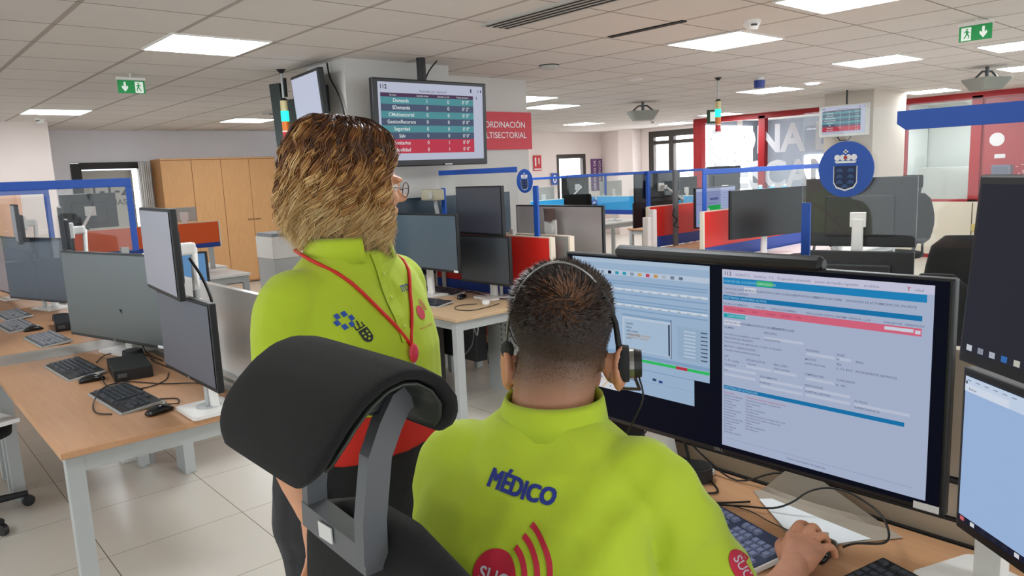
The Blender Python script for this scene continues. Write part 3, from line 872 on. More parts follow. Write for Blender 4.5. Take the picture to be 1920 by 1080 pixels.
for i, (lb, pts) in enumerate([
    ('thin black keyboard cord curling over the nearer left keyboard', [(.86, 3.5, .765), (.8, 3.62, .785), (.72, 3.6, .78), (.66, 3.5, .745), (.64, 3.35, .745), (.68, 3.28, .745)]),
    ('black mouse cord crossing the left desk to the box', [(.8, 3.98, .765), (.78, 3.8, .745), (.82, 3.66, .745), (.9, 3.6, .745), (1.0, 3.66, .745), (1.06, 3.8, .745)]),
    ('black cord running from the nearer left mouse to the panel', [(.86, 3.2, .76), (.92, 3.22, .745), (.94, 3.3, .745), (.88, 3.36, .745), (.86, 3.42, .745)]),
    ('tangle of black cords behind the flat black box', [(.86, 4.35, .745), (.95, 4.5, .75), (1.08, 4.44, .745), (1.1, 4.2, .745), (1.04, 4.0, .78), (1.1, 3.8, .745)]),
    ('black cord lying in front of the lower left monitor', [(.84, 3.84, .745), (.9, 3.74, .745), (.98, 3.6, .745), (1.08, 3.5, .745), (1.12, 3.4, .745)]),
    ('black cord bundle hanging below the large left monitor', [(1.02, 4.42, 1.0), (1.08, 4.36, .85), (1.1, 4.3, .76), (1.12, 4.1, .745)])]):
    cable(lb, pts, .003)
# far left desk
monitor('large switched-off monitor on the farther left desk, seen through the glass', (1.02, 6.72, 1.06), R(-72), 1.0, .5, off=mat('display_blue_grey', '2c3e52', rough=.25, spec=.8))
monitor('upper pale monitor at the far left behind the glass screen', (.93, 6.9, 1.42), R(-95), .56, .3, stand=False, off=M_lav, arm=[(.1, .12, .5)], dell=False)
monitor('tall monitor seen nearly edge-on through the left glass screen', (.98, 5.5, 1.4), R(-100), .52, .31, stand=False, off=M_slate, arm=[(.1, .12, .4)], dell=False)
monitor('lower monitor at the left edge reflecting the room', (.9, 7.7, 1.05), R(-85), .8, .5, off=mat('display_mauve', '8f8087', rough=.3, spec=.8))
keyboard('grey keyboard on the farther left desk beside the grey strip', (.8, 5.3), R(-87), False, light=True)
keyboard('grey keyboard on the farther left desk beside a black mouse', (.74, 6.05), R(-87), False, light=True)
keyboard('farthest keyboard at the left edge, partly behind a black box', (.8, 6.62), R(-87), False, light=True)
mouse('black mouse on the farther left desk behind the glass', (.8, 5.78), R(-90))
t = thing('docking_box', 'flat black computer box on the farther left desk under the monitor', 'computer', (1.0, 5.72, DZ), R(-8))
MB().box((0, 0, .03), (.17, .33, .058), bev=.004).build('case', M_black, t)
MB().box((-.05, -.168, .03), (.04, .004, .02)).build('socket', M_alud, t)
t = thing('speaker_puck', 'round black speaker puck on the farther left desk', 'speaker', (1.02, 6.1, DZ)); MB().cyl((0, 0, 0), (0, 0, .04), .055, 24, .05).build('body', M_blacksoft, t)
desk('light oak office desk farthest away at the left edge', .43, 1.15, 7.0, 8.3)
# blue framed glass screens
glass_screen('big blue framed glass screen between the left desks', (-.6, 4.86), (1.27, 4.86), 1.28, 1.715, bar=.05, post_w=.035, posts=(0, 1), glass=M_glassh)
glass_screen('second blue framed glass screen farther along the left desks', (-.4, 6.95), (1.2, 6.95), 1.25, 1.69, bar=.05, post_w=.04, posts=(0, 1), glass=M_glassh)
glass_screen('third blue framed glass screen at the far left', (-.6, 8.4), (1.0, 8.4), 1.25, 1.66, bar=.06, post_w=.05, posts=(0, 1))
# black swivel chair cut by the left edge
office_chair('black office chair pushed under the left desk at the picture edge', (.2, 4.5), R(10), headrest=False)
t = thing('paper_stack', 'white papers lying on the chair under the left desk', 'papers', (.3, 4.3, .545)); MB().box((0, 0, .01), (.3, .22, .02), rot=(0, 0, .3)).build('sheets', M_sign_w, t)
# orange screens with blue strip in the adjacent row
partition('orange desk partition with blue strip, left of the wooden cabinets', (1.5, 8.3), (3.0, 8.3), .98, 1.255, M_orange, .05, strip_m=M_bluedk)
desk('pale grey desk under the orange partition', 1.6, 3.0, 7.5, 8.25, top=M_white)
desk('pale grey desk on the far side of the orange partition', 1.5, 3.1, 8.4, 9.1, top=M_white)
monitor('dark monitor back with silver arm behind the left glass screen', (1.85, 8.75, 1.44), R(178), .52, .36, stand=False, arm=[(.2, .2, .4)], dell=False, off=M_blacksoft)
monitor('light grey monitor back in front of the wooden cabinets', (2.76, 8.7, 1.34), R(180), .3, .16, stand=True, dell=False, off=M_grey)
t = thing('storage_box', 'small orange box under the far orange partition', 'box', (2.5, 8.1, 0)); MB().box((0, 0, .3), (.5, .3, .6)).build('body', M_orange, t)
# blue glowing monitor seen past the upper left monitor
sc = Screen(.39, .37); sc.rect(0, 0, 1, 1, emat('glow_blue', '6f9fd0', .9), 1)
monitor('lit blue monitor with a black rim just behind the upper left monitor', (1.49, 4.98, 1.03), R(-25), .42, .4, content=(sc,), dell=False, stand=True)
desk('pale desk on the far side of the shiny panel', 1.27, 1.95, 4.55, 6.2, top=M_desk2)
# printer behind the woman
t = thing('printer', 'white office printer behind the woman at neck height', 'printer', (4.1, 8.9, 0))
MB().box((0, .2, .35), (.5, .5, .7), bev=.01).build('stand', M_alu, t)
MB().box((0, .2, .84), (.52, .5, .28), bev=.015).build('body', M_white, t)
MB().box((0, .2, 1.0), (.5, .46, .05), bev=.01).build('scanner_lid', mat('printer_lid', '8d9298'), t)
MB().box((.1, -.055, .86), (.06, .01, .02)).build('slot', M_black, t)
# wooden cabinets on the left wall
for i, (x, lb) in enumerate([(3.66, 'left tall wooden double cabinet against the wall'), (4.595, 'right tall wooden double cabinet against the wall')]):
    t = thing('cabinet', lb, 'cabinet', (x, 12.3, 0))
    MB().box((.4675, .245, 1.045), (.933, .45, 2.06)).build('body', M_cab, t)
    MB().box((.4675, .235, 2.08), (.935, .49, .022)).build('top_board', M_cab, t)
    MB().box((.4675, .25, .02), (.9, .42, .04)).build('plinth', M_black, t)
    for k in (0, 1):
        d = MB().box((.234 + k * .467, .008, 1.05), (.461, .018, 2.02), bev=.002).build('door', M_cab, t)
        MB().box((.41 + k * .12 - (0 if k == 0 else 0), -.012, 1.06), (.1, .02, .012), bev=.003).build('handle', mat('bronze_handle', '8a6844', metal=.4), d)
t = thing('curtain', 'strip of white curtain left of the wooden cabinets', 'curtain', (3.6, 12.62, 0))
mb = MB()
n = 18
for i in range(n):
    a = 3.6 - 3.6 + i * .012
    mb.box((-.16 + i * .009, .02 * sin(i * 1.9), 1.03), (.011, .04, 2.06))
mb.build('fabric', mat('curtain_white', 'd7d5d2', rough=.9), t)
t = thing('cabinet', 'wooden cupboard at the far left seen through the glass', 'cabinet', (1.3, 10.75, 0))
MB().box((0, .2, .86), (.5, .4, 1.7)).build('body', mat('cupboard_salmon', 'd3a183', rough=.5), t)
MB().box((0, -.01, .86), (.46, .02, 1.62)).build('door', MATS['cupboard_salmon'], t)
MB().box((0, .2, 1.74), (.54, .42, .05)).build('top_board', M_white, t)
# dark shelf niche behind the woman, right of the cabinets
t = thing('shelf', 'dark shelf niche right of the wooden cabinets', 'shelf', (5.75, 12.4, 0))
MB().box((0, .2, 1.0), (.46, .36, 2.0)).build('back', M_frame, t)
for z in (1.9, 1.5, 1.1): MB().box((0, -.02, z), (.44, .1, .03)).build('board', M_white, t)
# ================================================================= hanging displays
def emt(h, s=1.0): return emat('lit_' + h, h, s)
W0, TXTD = emt('d3dbee'), emt('3a3f55')
def table_screen(w, h, full=True):
    s = Screen(w, h)
    s.rect(0, 0, 1, 1, emt('cfd4ea', .92), 1)
    white = emt('e8f2f4', 1.0)
    s.text('112', .015, .085, .055, emt('20242c'), 3, .02)
    s.text('Actividad por vectorial', .5, .115, .036, emt('5b607a'), 3, 0, 'CENTER')
    s.rect(.02, .135, .9, .185, emt('57405c'), 2)
    for u, t in ((.13, 'Servicios'), (.4, 'Llamadas activas'), (.6, 'Llamadas en cola'), (.79, 'Tiempo de espera')): s.text(t, u, .172, .024, white, 3, 0, 'CENTER', .9)
    names = ['Demanda', 'SDemanda', 'CMultisectorial', 'GestionRecursos', 'Seguridad', 'Salv', 'Sanitarios', 'Movilidad']
    vals = [('1', '0', "0' 0''"), ('0', '0', "0' 2''"), ('0', '0', "0' 0''"), ('0', '0', "0' 0''"), ('0', '0', "0' 0''"), ('0', '0', "0' 0''"), ('0', '1', "0' 0''"), ('0', '1', "0' 0''")]
    cols = ['5b9ea6', '55627c'] * 3 + ['cf4358', 'cf4358']
    for i in range(8):
        v0 = .185 + i * .0905
        s.rect(.02, v0, .9, v0 + .0905, emt(cols[i], .95), 2)
        s.text(names[i], .2, v0 + .066, .05, white, 3, .012, 'CENTER', .95)
        for u, tt in zip((.44, .645, .82), vals[i]): s.text(tt, u, v0 + .066, .05, white, 3, .008, 'CENTER')
    s.rect(.87, .04, .885, .09, emt('4a4a66'), 3); s.rect(.945, .05, .957, .085, emt('9aa0bb'), 3); s.rect(.975, .05, .987, .085, emt('50586a'), 3); s.rect(.93, .14, .94, .18, emt('7a7ea0'), 3)
    return s
def wall_tv(lb, c, yaw, tilt, w, h, scr, bezel, chin, pole=None, casing=M_black, plate=True):
    t = thing('hanging_screen', lb, 'screen', (c[0], c[1], c[2]), yaw)
    rot = (tilt, 0, 0); Rm_ = Euler(rot).to_matrix()
    b = MB().box((0, .028, 0), (w, .05, h), bev=.008).box((0, .065, 0), (w * .7, .04, h * .65), bev=.01).build('casing', casing, t); b.rotation_euler = rot
    o = scr.build('display', t); o.rotation_euler = rot; o.location = Rm_ @ Vector((0, .0015, (chin - bezel) / 2))
    return t
tv = wall_tv('big hanging screen showing a teal and red call table', (3.455, 4.76, 2.05), R(0), R(2), 1.065, .645, table_screen(.985, .57), .03, .05)
mb = MB(); mb.cyl((-.02, .1, .2), (-.02, .1, CZ_ - 2.05), .035, 18); mb.build('ceiling_pole', M_black, tv)
MB().box((.12, -.0, -.312), (.07, .004, .01)).build('logo', M_alu, tv)
cable('black cable from the ceiling to the big hanging screen', [(3.62, 4.9, 2.55), (3.56, 4.92, 2.48), (3.5, 4.9, 2.4), (3.48, 4.86, 2.33)], .006)
s = Screen(.57, .33); s.rect(0, 0, 1, 1, emt('d3d9ef', 1.0), 1); s.rect(0, .94, 1, 1, emt('e8f0fb', 1.15), 2); s.rect(.1, .945, .6, .99, emt('5f6a88'), 3)
for k in range(4): s.rect(.3 + k * .06, .95, .33 + k * .06, .985, emt('e8f0fb', 1.15), 4)
tw = wall_tv('smaller hanging screen with a blank white display on the column side', (2.74, 5.43, 2.285), R(-97), R(4), .61, .385, s, .012, .02)
MB().box((0, .13, 0), (.1, .1, .2)).build('bracket', M_black, tw)
t2 = thing('hanging_screen', 'dark screen hanging edge-on behind the blank white display', 'screen', (2.78, 6.05, 2.16), R(-60))
MB().box((0, .03, 0), (.1, .05, .62), rot=(0, R(-3), 0), bev=.006).box((.12, .06, -.05), (.2, .05, .45), bev=.01).build('casing', mat('green_black_plastic', '2a3533', rough=.25), t2)
MB().cyl((.05, .06, .2), (.05, .06, CZ_ - 2.2), .02, 10).build('pole', M_black, t2)
cable('black cable hanging down the column beside the blank screen', [(2.87, 5.3, 2.54), (2.86, 5.25, 2.42), (2.86, 5.15, 2.3), (2.87, 5.1, 2.15), (2.87, 5.08, 1.95)], .007)
tr = wall_tv('far hanging screen with the same call table on the cream column', (10.12, 4.62, 2.15), R(-92), 0, .68, .42, table_screen(.6, .36), .02, .04, casing=M_grey)
MB().cyl((0, .1, .18), (0, .1, CZ_ - 2.15), .012, 8).build('pole', M_black, tr)
MB().tube([(-.1, .05, -.2), (-.06, .05, -.26), (.06, .05, -.26), (.1, .05, -.2)], .008, 6).build('cable', M_black, tr)
# signs
def sign(lb, c, U, w, h, m_, lines, tm=M_sign_w, name='sign', th=.01):
    U = Vector(U).normalized()
    t = thing(name, lb, 'sign', c, math.atan2(U.y, U.x))
    MB().box((0, th / 2, 0), (w, th, h)).build('board', m_, t)
    for (tx, x, z, sz, al, bo) in lines:
        mb = MB(); add_text(mb, tx, (x, -.003, z), (1, 0, 0), (0, 0, 1), sz, 0, bo, al); mb.build('lettering', tm, t)
    return t
sign('red sign reading COORDINACIÓN MULTISECTORIAL on the column', (4.76, 5.535, 2.055), (1, 0, 0), .92, .36, mat('sign_red', 'c9424e', rough=.6),
     [('COORDINACIÓN', .37, .03, .082, 'RIGHT', .002), ('MULTISECTORIAL', .39, -.07, .082, 'RIGHT', .002)])
t = sign('small red fire-extinguisher sign on the back wall', (12.2, 12.78, 1.84), (1, 0, 0), .26, .36, mat('fire_red', 'c8202c', rough=.5), [])
MB().box((-.06, -.004, .03), (.04, .004, .2)).box((.05, -.004, .05), (.03, .004, .14)).box((0, -.004, -.14), (.22, .004, .03)).build('pictogram', M_sign_w, t)
t = sign('purple vertical sign on the back wall in the far corner', (14.28, 12.78, 1.5), (1, 0, 0), .42, .8, mat('sign_purple', '6a3f78', rough=.6), [])
mb = MB(); add_text(mb, 'SERVICIOS DE', (-.04, -.004, -.38), (0, 0, 1), (-1, 0, 0), .12, 0, .0); mb.build('lettering', M_sign_w, t); mb = MB(); add_text(mb, 'EMERGENCIA', (.15, -.004, -.36), (0, 0, 1), (-1, 0, 0), .12, 0, .0)
mb.build('lettering', M_sign_w, t)
sign('blue round-cornered notice with a white 0 on the back wall', (12.72, 12.74, 1.45), (1, 0, 0), .2, .28, M_blue, [('0', 0, -.09, .26, 'CENTER', .02)])
t = thing('notice_board', 'sheets of paper pinned low on the cream column', 'notice', (11.25, 4.37, 1.2))
MB().box((.1, 0, 0), (.34, .008, .3)).build('dark_sheet', mat('poster_indigo', '55557a'), t)
MB().box((.1, -.006, .05), (.24, .004, .07)).box((.1, -.006, -.09), (.24, .004, .06)).build('white_band', M_sign_w, t)

# ================================================================= middle row behind the woman and the doctor
desk('pale office desk with cables and keyboards behind the woman', 2.78, 3.58, 3.72, 5.02, top=M_desk2)
partition('red desk partition with blue strip behind the double monitors', (3.62, 3.68), (3.62, 5.04), .72, 1.185, M_red, .09)
partition('second red-edged partition standing back to back with the red one', (3.75, 3.62), (3.75, 5.04), .72, 1.185, mat('greygreen_panel', '8f9790'), .09)
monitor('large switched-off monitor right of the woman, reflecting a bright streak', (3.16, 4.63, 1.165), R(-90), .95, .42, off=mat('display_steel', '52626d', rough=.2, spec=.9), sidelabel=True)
monitor('upper dark monitor between the woman and the doctor', (3.4, 4.2, 1.385), R(-92), .55, .355, stand=False, off=mat('display_plum', '3d3f49', rough=.35, spec=.7), arm=[(.1, .1, .4)], dell=False)
monitor('lower dark monitor before the red partition', (3.38, 4.14, 1.03), R(-90), .57, .355, off=mat('display_slate2', '3b4046', rough=.35, spec=.7), dell=False)
keyboard('black keyboard on the pale desk nearest the edge', (3.0, 4.4), R(-80), False)
keyboard('black keyboard on the pale desk below the streaked monitor', (3.38, 4.7), R(-85), False)
mouse('black mouse on the pale desk behind the woman', (3.3, 4.32), R(-60))
mouse('white mouse with its cord on the pale desk under the lower dark monitor', (3.25, 3.98), R(-40))
for ch in bpy.data.objects:
    if ch.parent and ch.parent.get('label', '').startswith('white mouse') and ch.name.startswith('shell'): ch.data = ch.data.copy(); ch.data.materials[0] = M_white
cable('thin cord lying in a loop on the pale desk', [(3.2, 4.02, .745), (3.08, 4.08, .745), (2.98, 3.98, .745), (3.02, 3.86, .745), (3.15, 3.86, .745), (3.3, 3.9, .745)], .003)
cable('black cords crowded behind the keyboards on the pale desk', [(3.2, 5.2, .75), (3.4, 5.0, .76), (3.42, 4.7, .75), (3.46, 4.4, .76), (3.4, 4.1, .75), (3.5, 3.9, .75)], .005)
# under that desk
t = thing('computer_tower', 'black computer hung on a perforated grey panel under the pale desk', 'computer', (3.36, 4.3, .3))
MB().box((0, .1, .12), (.1, .42, .3), bev=.004).build('case', M_black, t)
t = thing('perforated_panel', 'perforated grey metal panel under the pale desk', 'panel', (3.56, 4.0, .28))
MB().box((0, .1, .09), (.02, .5, .74)).build('sheet', M_alu, t)
mb = MB()
for a in range(5):
    for b in range(6): mb.box((-.012, -.02 + a * .05, .08 + b * .04), (.004, .012, .012))
mb.build('holes', M_alud, t)
for i, pts in enumerate([[(3.5, 4.1, .68), (3.5, 4.0, .45), (3.5, 3.9, .4), (3.5, 3.85, .6)], [(3.2, 4.0, .68), (3.25, 4.1, .5), (3.3, 4.2, .55)], [(3.1, 3.95, .68), (3.16, 4.05, .45), (3.1, 4.2, .3)]]):
    cable(['black cable loop on the perforated panel', 'grey cable dangling under the pale desk', 'short cable dangling beside the desk leg'][i], pts, .005, m_=[M_cable, M_alu, M_alud][i])
t = thing('drawer_unit', 'dark drawer pedestal under the left end of the pale desk', 'drawer unit', (3.05, 4.5, 0))
MB().box((0, .22, .31), (.4, .42, .6), bev=.005).build('body', M_frame, t)
MB().box((-.0, -.004, .5), (.2, .012, .16)).build('label_card', M_white, t)
MB().box((-.08, -.006, .2), (.22, .016, .3)).build('white_file', M_white, t)
o = MB().box((4.3, 5.3, .14), (.9, .04, .26)).build('desk_end', mat('oak_panel', 'c08243', rough=.5), None); tag(o, 'orange-brown wooden panel on the floor beyond the pale desk', 'panel')
t = thing('stool', 'black swivel base with a red seat pad far under the pale desk', 'stool', (4.15, 5.0, 0))
MB().sphere((0, 0, .3), (.12, .12, .1), 14).build('seat_pad', M_red, t)
mb = MB()
for k in range(5):
    a = k * 2 * pi / 5; mb.tube([(0, 0, .16), (.16 * cos(a), .16 * sin(a), .1), (.2 * cos(a), .2 * sin(a), .0)], .012, 6)
mb.build('base', M_black, t)
# glass above the middle row
glass_screen('blue-barred glass screen over the middle row, right of the woman', (3.685, 5.05), (3.685, 4.08), 1.2, 1.69, bar=.04, posts=(0, 0), glass=M_glassh)
t = thing('glass_post', 'blue post holding the middle glass screen', 'post', (3.62, 3.82, 1.18)); MB().box((0, 0, .185), (.018, .045, .37), bev=.004).build('post', M_blue, t)
t = thing('glass_post', 'blue post in front of the dark board right of the woman', 'post', (3.58, 4.86, 1.2)); MB().box((0, 0, .18), (.018, .045, .34), bev=.004).build('post', M_blue, t)
emblem_disc('blue oval-looking emblem disc on the middle glass screen', (3.64, 3.95, 1.585), (-1, 0, 0), .085)
o = MB().box((3.72, 5.075, 1.16), (1.5, .03, .64), bev=.004).build('dark_board', mat('navy_board', '1d3342', rough=.3), None); tag(o, 'dark navy board behind the middle glass screen', 'board')
MB().box((3.05, 5.075, .42), (.05, .03, .84)).box((4.4, 5.075, .42), (.05, .03, .84)).build('support', M_alu, o)
t = thing('arm_head', 'beige arm head with a round knob above the streaked monitor', 'monitor arm', (3.5, 4.9, 1.5))
MB().box((0, 0, 0), (.08, .22, .09), bev=.015).build('body', mat('beige_plastic', 'b5ad95', rough=.5), t)
MB().cyl((-.05, -.04, 0), (-.03, -.04, 0), .03, 16).build('knob', M_grey, t)
MB().tube([(.02, 0, -.02), (.06, 0, -.3), (.07, 0, -.76)], .018, 8).build('post', M_alu, t)
# opposite side: silver-looking screen, chair
monitor('big curved-looking monitor with a silvery reflecting face', (4.15, 4.15, 1.17), R(-92), 1.0, .42, off=mat('display_reflection', 'c4bcb9', rough=.25, metal=.2, spec=.9), dell=False)  # grey room reflection on the switched-off screen put into its base colour
desk('office desk behind the red partition', 3.8, 4.55, 3.65, 4.9, top=M_desk2)
office_chair('black office chair with headrest before the cyan partitions', (5.05, 4.88), R(200))
t = thing('hub_device', 'white round hub device hanging on the silvery monitor', 'device', (4.08, 4.16, 1.2))
MB().cyl((-.012, 0, 0), (.005, 0, 0), .045, 20).box((.01, 0, 0), (.02, .13, .14), bev=.008).build('body', M_white, t)
MB().box((.03, 0, -.28), (.02, .03, .37)).box((.0, 0, -.15), (.03, .1, .09)).build('clip', M_frame, t)
MB().tube([(.01, .05, -.02), (-.02, .09, -.1), (0, .05, -.16)], .004, 6).build('cord', M_black, t)
MB().loft([((0, 0, .06), (.05, 0, 0), (0, .03, 0)), ((0, 0, .16), (.03, 0, 0), (0, .06, 0))], 12).build('cap', mat('brown_cap', '5b4640'), t)
# cyan partitions, far desks
partition('cyan desk partition with a blue strip, left part', (7.3, 8.08), (8.95, 8.08), .93, 1.21, M_cyan, .07, group=None)
partition('cyan desk partition with a blue strip, right part turned away', (8.99, 8.05), (8.99, 5.9), .93, 1.21, M_cyan, .07)
emblem_disc('white and dark round emblem sticker on the cyan partition', (8.9, 8.04, 1.08), (0, -1, 0), .09)
desk('pale grey desk under the cyan partitions', 7.3, 10.4, 8.15, 8.95, top=M_white)
for (x, lb) in ((8.2, 'left grey metal leg unit below the cyan partition'), (8.75, 'right grey metal leg unit below the cyan partition')):
    t = thing('leg_panel', lb, 'desk leg', (x, 8.0, 0)); MB().box((0, 0, .45), (.16, .05, .9), bev=.004).build('panel', M_alu, t)
t = thing('paper_bin', 'white and red recycling box far below the cyan partition', 'bin', (9.3, 9.3, 0)); MB().box((0, 0, .35), (1.2, .3, .7)).build('body', M_white, t); MB().box((0, -.16, .3), (1.2, .02, .12)).build('red_band', M_red, t)
monitor('dark monitor back left of the far window', (9.1, 8.65, 1.36), R(178), .62, .4, dell=False, stand=False, arm=[(.25, .1, .4)], off=M_blacksoft)
monitor('light grey monitor back right of the purple sign', (9.95, 8.6, 1.28), R(185), .62, .3, dell=False, off=M_grey)
monitor('light grey monitor back left of the black chair headrest', (8.35, 8.7, 1.26), R(182), .6, .26, dell=False, off=M_grey)
monitor('small black monitor back under the blue numbered notice', (7.85, 8.8, 1.38), R(178), .4, .36, dell=False, stand=False, arm=[(-.25, .1, .4)], off=M_blacksoft)
for ch in list(bpy.data.objects):
    if ch.parent and ch.parent.get('label', '').startswith('light grey monitor back') and ch.name.startswith('casing'): ch.data.materials[0] = M_grey
t = thing('upright_column', 'pair of white upright columns beside the cyan partition', 'device', (6.05, 4.75, .74))
MB().box((0, 0, .2), (.06, .07, .4), bev=.01).build('front_column', M_white, t)
MB().box((.12, .02, .24), (.06, .07, .46), bev=.01).build('rear_column', M_white, t)
# desk of the near middle right: clutter
desk('brown desk with cables between the two red partitions', 5.55, 8.4, 4.45, 5.15)
t = thing('red_jacket', 'crumpled red and black jacket lying on the desk behind the big monitor', 'jacket', (3.95, 3.12, DZ))
mb = MB(); mb.sphere((0, 0, .06), (.2, .17, .1), 20); o = mb.build('cloth', mat('red_cloth', 'cf1f22', rough=.9, bump=.3, bscale=40), t, True)
for v in o.data.vertices: v.co += Vector((1, 1, 1)) * (noise.noise(v.co * 14) * .05)
MB().sphere((-.16, .14, .05), (.16, .12, .07), 14).build('black_lining', mat('black_cloth', '1b1a1c', rough=.9), t, True)
o = MB().sphere((0, 0, .04), (.1, .05, .04), 12).build('crumpled_paper', M_sign_w, None, loc=(3.75, 3.42, DZ + .0)); tag(o, 'crumpled white paper beside the red jacket', 'paper')
desk('cluttered desk behind the big lit monitor', 3.4, 5.1, 2.5, 3.5)
partition('red desk partition with blue strip, farther one with a cable', (6.65, 5.2), (8.9, 5.2), .74, 1.2, M_red, .12)
partition('red desk partition with blue strip behind the large black monitor', (6.0, 4.05), (8.5, 4.05), .72, 1.2, M_red, .14)
desk('grey-topped desk before the nearer red partition', 5.2, 8.4, 3.2, 4.0, top=M_white)
monitor('large black switched-off monitor before the nearer red partition', (6.62, 3.7, 1.165), R(-14), 1.04, .46, dell=False, off=mat('display_black', '15191a', rough=.35), stand=True)
s = Screen(.7, .42)
s.rect(0, 0, 1, 1, emt('a3aee0', .85), 1); s.rect(0, 0, 1, .08, emt('c6cdf0', .9), 2); s.rect(.0, .4, .5, .41, emt('6872b0'), 2); s.rect(.34, .26, .56, .32, emt('5c66a4'), 3)
s.rect(.3, .46, .62, .66, emt('1fc05a', .9), 3); s.rect(.04, .82, .3, .92, emt('63c3cf', .8), 3)
for k in range(6): s.rect(.66, .14 + k * .07, .96, .15 + k * .07, emt('6872b0'), 3)
monitor('lit monitor with a lavender page and a green block', (7.3, 4.75, 1.17), R(-4), .73, .45, content=(s,), dell=False)
monitor('upper black monitor back with silver arm left of the blue post', (7.33, 5.6, 1.4), R(178), .85, .36, dell=False, stand=False, off=M_blacksoft, arm=[(-.3, .15, .5)])
monitor('lower black monitor back under the silver arm', (7.33, 5.62, 1.08), R(178), .85, .3, dell=False, stand=False, off=M_blacksoft, arm=[(-.2, .15, .3)])
# blue framed glass over these rows
glass_screen('long blue framed glass screen over the farther red partition', (5.4, 5.24), (7.9, 5.24), 1.2, 1.6, bar=.03, post_w=.05, posts=(0, 0))
glass_screen('blue framed glass screen over the nearer red partition', (6.06, 4.09), (8.6, 4.09), 1.2, 1.6, bar=.05, post_w=.06, posts=(1, 0))
glass_screen('thin blue framed glass screen before the far window', (7.2, 8.12), (9.3, 8.12), 1.21, 1.56, bar=.035, post_w=.05, posts=(0, 1))
for (x, y, m_, lb, wd, zz) in ((6.68, 5.22, M_blue, 'blue post left of the grey post on the long glass screen', .05, 1.2), (7.02, 5.1, mat('grey_post', '6b6e70'), 'tall grey cable post before the farther red partition', .07, .74)):
    t = thing('glass_post', lb, 'post', (x, y, zz)); MB().box((0, 0, (1.6 - zz) / 2), (wd, .03, 1.6 - zz), bev=.004).build('post', m_, t)
cable('black cable coiled on the grey post', [(6.95, 5.06, 1.17), (6.9, 5.05, 1.1), (6.98, 5.05, 1.04), (6.92, 5.05, .98), (7.02, 5.05, .95)], .008)
t = thing('cap', 'black cap lying on the brown desk', 'cap', (7.25, 4.6, DZ)); MB().sphere((0, 0, .03), (.11, .1, .08), 16).build('crown', mat('navy_cloth', '14151c', rough=.9), t, True); MB().prism(circle(.09, 16, .1, 0, .06), (0, 0, .015), (1, 0, 0), (0, 1, 0), .01).build('peak', MATS['navy_cloth'], t)
t = thing('papers', 'white papers on the brown desk left of the black cap', 'papers', (6.95, 4.55, DZ)); MB().box((0, 0, .005), (.3, .18, .01), rot=(0, 0, .5)).build('sheets', M_sign_w, t)
cable('cable tangle on the brown desk behind the cap', [(7.6, 4.6, .75), (7.5, 4.55, .8), (7.4, 4.62, .76), (7.55, 4.7, .78), (7.7, 4.6, .76)], .012)
keyboard('black keyboard and cables before the large black monitor', (6.5, 3.42), R(-10), False, w=.6, d=.2)
cable('thick black cables on the grey desk beside the blue post', [(7.0, 3.45, .76), (7.15, 3.5, .82), (7.3, 3.45, .8), (7.5, 3.5, .76), (7.7, 3.45, .76)], .014)
# far right of the middle: monitors and bottles near the red glass
monitor('dark monitor back left of the blue emblem disc', (9.0, 5.75, 1.36), R(150), .5, .5, dell=False, stand=True, off=M_blacksoft)
monitor('grey monitor back with an arm behind the large black monitor', (9.3, 6.0, 1.4), R(170), .5, .42, dell=False, stand=False, off=M_blacksoft, arm=[(.3, .1, .5)])
monitor('white monitor back behind the blue glass frame', (9.7, 6.9, 1.3), R(175), .6, .34, dell=False, off=M_grey)
desk('desk far behind the nearer red partition', 8.7, 10.2, 5.6, 7.2)
for k in range(3):
    t = thing('water_bottle', ['left', 'middle', 'right'][k] + ' one of three light blue water bottles by the glass wall', 'bottle', (9.25 + .14 * k, 5.33 - .1 * k, 1.12), 0, 'light blue bottles behind the black monitor')
    MB().loft([((0, 0, 0), (.055, 0, 0), (0, .055, 0)), ((0, 0, .15), (.055, 0, 0), (0, .055, 0)), ((0, 0, .19), (.03, 0, 0), (0, .03, 0))], 14).build('body', mat('bottle_blue', '4ea7d8', rough=.15), t, True)
    MB().cyl((0, 0, .19), (0, 0, .22), .03, 12).build('cap', M_white, t)
o = MB().box((9.4, 5.25, .93), (.9, .4, .38)).build('low_shelf', M_grey, None); tag(o, 'grey low shelf carrying the blue bottles', 'shelf')
o = MB().box((9.4, 5.25, .37), (.8, .3, .74)).build('base', M_grey, o)
t = thing('glass_post', 'white upright pole behind the blue vinyl strip', 'post', (6.9, 3.15, .0)); MB().cyl((0, 0, 0), (0, 0, 1.45), .03, 12).build('pole', M_white, t)
partition('red partition piece right of the blue vinyl strip', (6.6, 3.05), (6.85, 3.2), .9, 1.16, M_red, .1)
monitor('dark monitor back beneath the blue emblem disc', (4.6, 1.98, 1.32), R(105), .62, .42, dell=False, stand=True, off=M_blacksoft)
monitor('dark monitor below the emblem disc, lower one', (4.45, 1.93, .96), R(105), .62, .28, dell=False, stand=True, off=M_blacksoft)
desk('dark cluttered desk beyond the big lit monitor', 3.95, 4.95, 1.75, 2.45)
o = MB().box((3.6, 1.62, .79), (.5, .5, .08), bev=.01).build('printer_tray', M_black, None); tag(o, 'black slatted device on the desk just above the big monitor', 'device')
for k in range(5): MB().box((3.6, 1.42 + k * .09, .84), (.42, .03, .02)).build('slat', M_blacksoft, o)
desk('desk carrying the black slatted device', 3.3, 3.88, 1.2, 2.4)
office_chair('large black office chair behind the right end of the big monitor', (4.35, 1.25), R(205), headrest=False)
office_chair('black office chair before the low cream panels', (9.3, 3.55), R(160))
t = thing('office_chair', 'rounded black chair back just above the big monitor corner', 'chair', (3.15, 1.05, 0), R(15))
rings = []
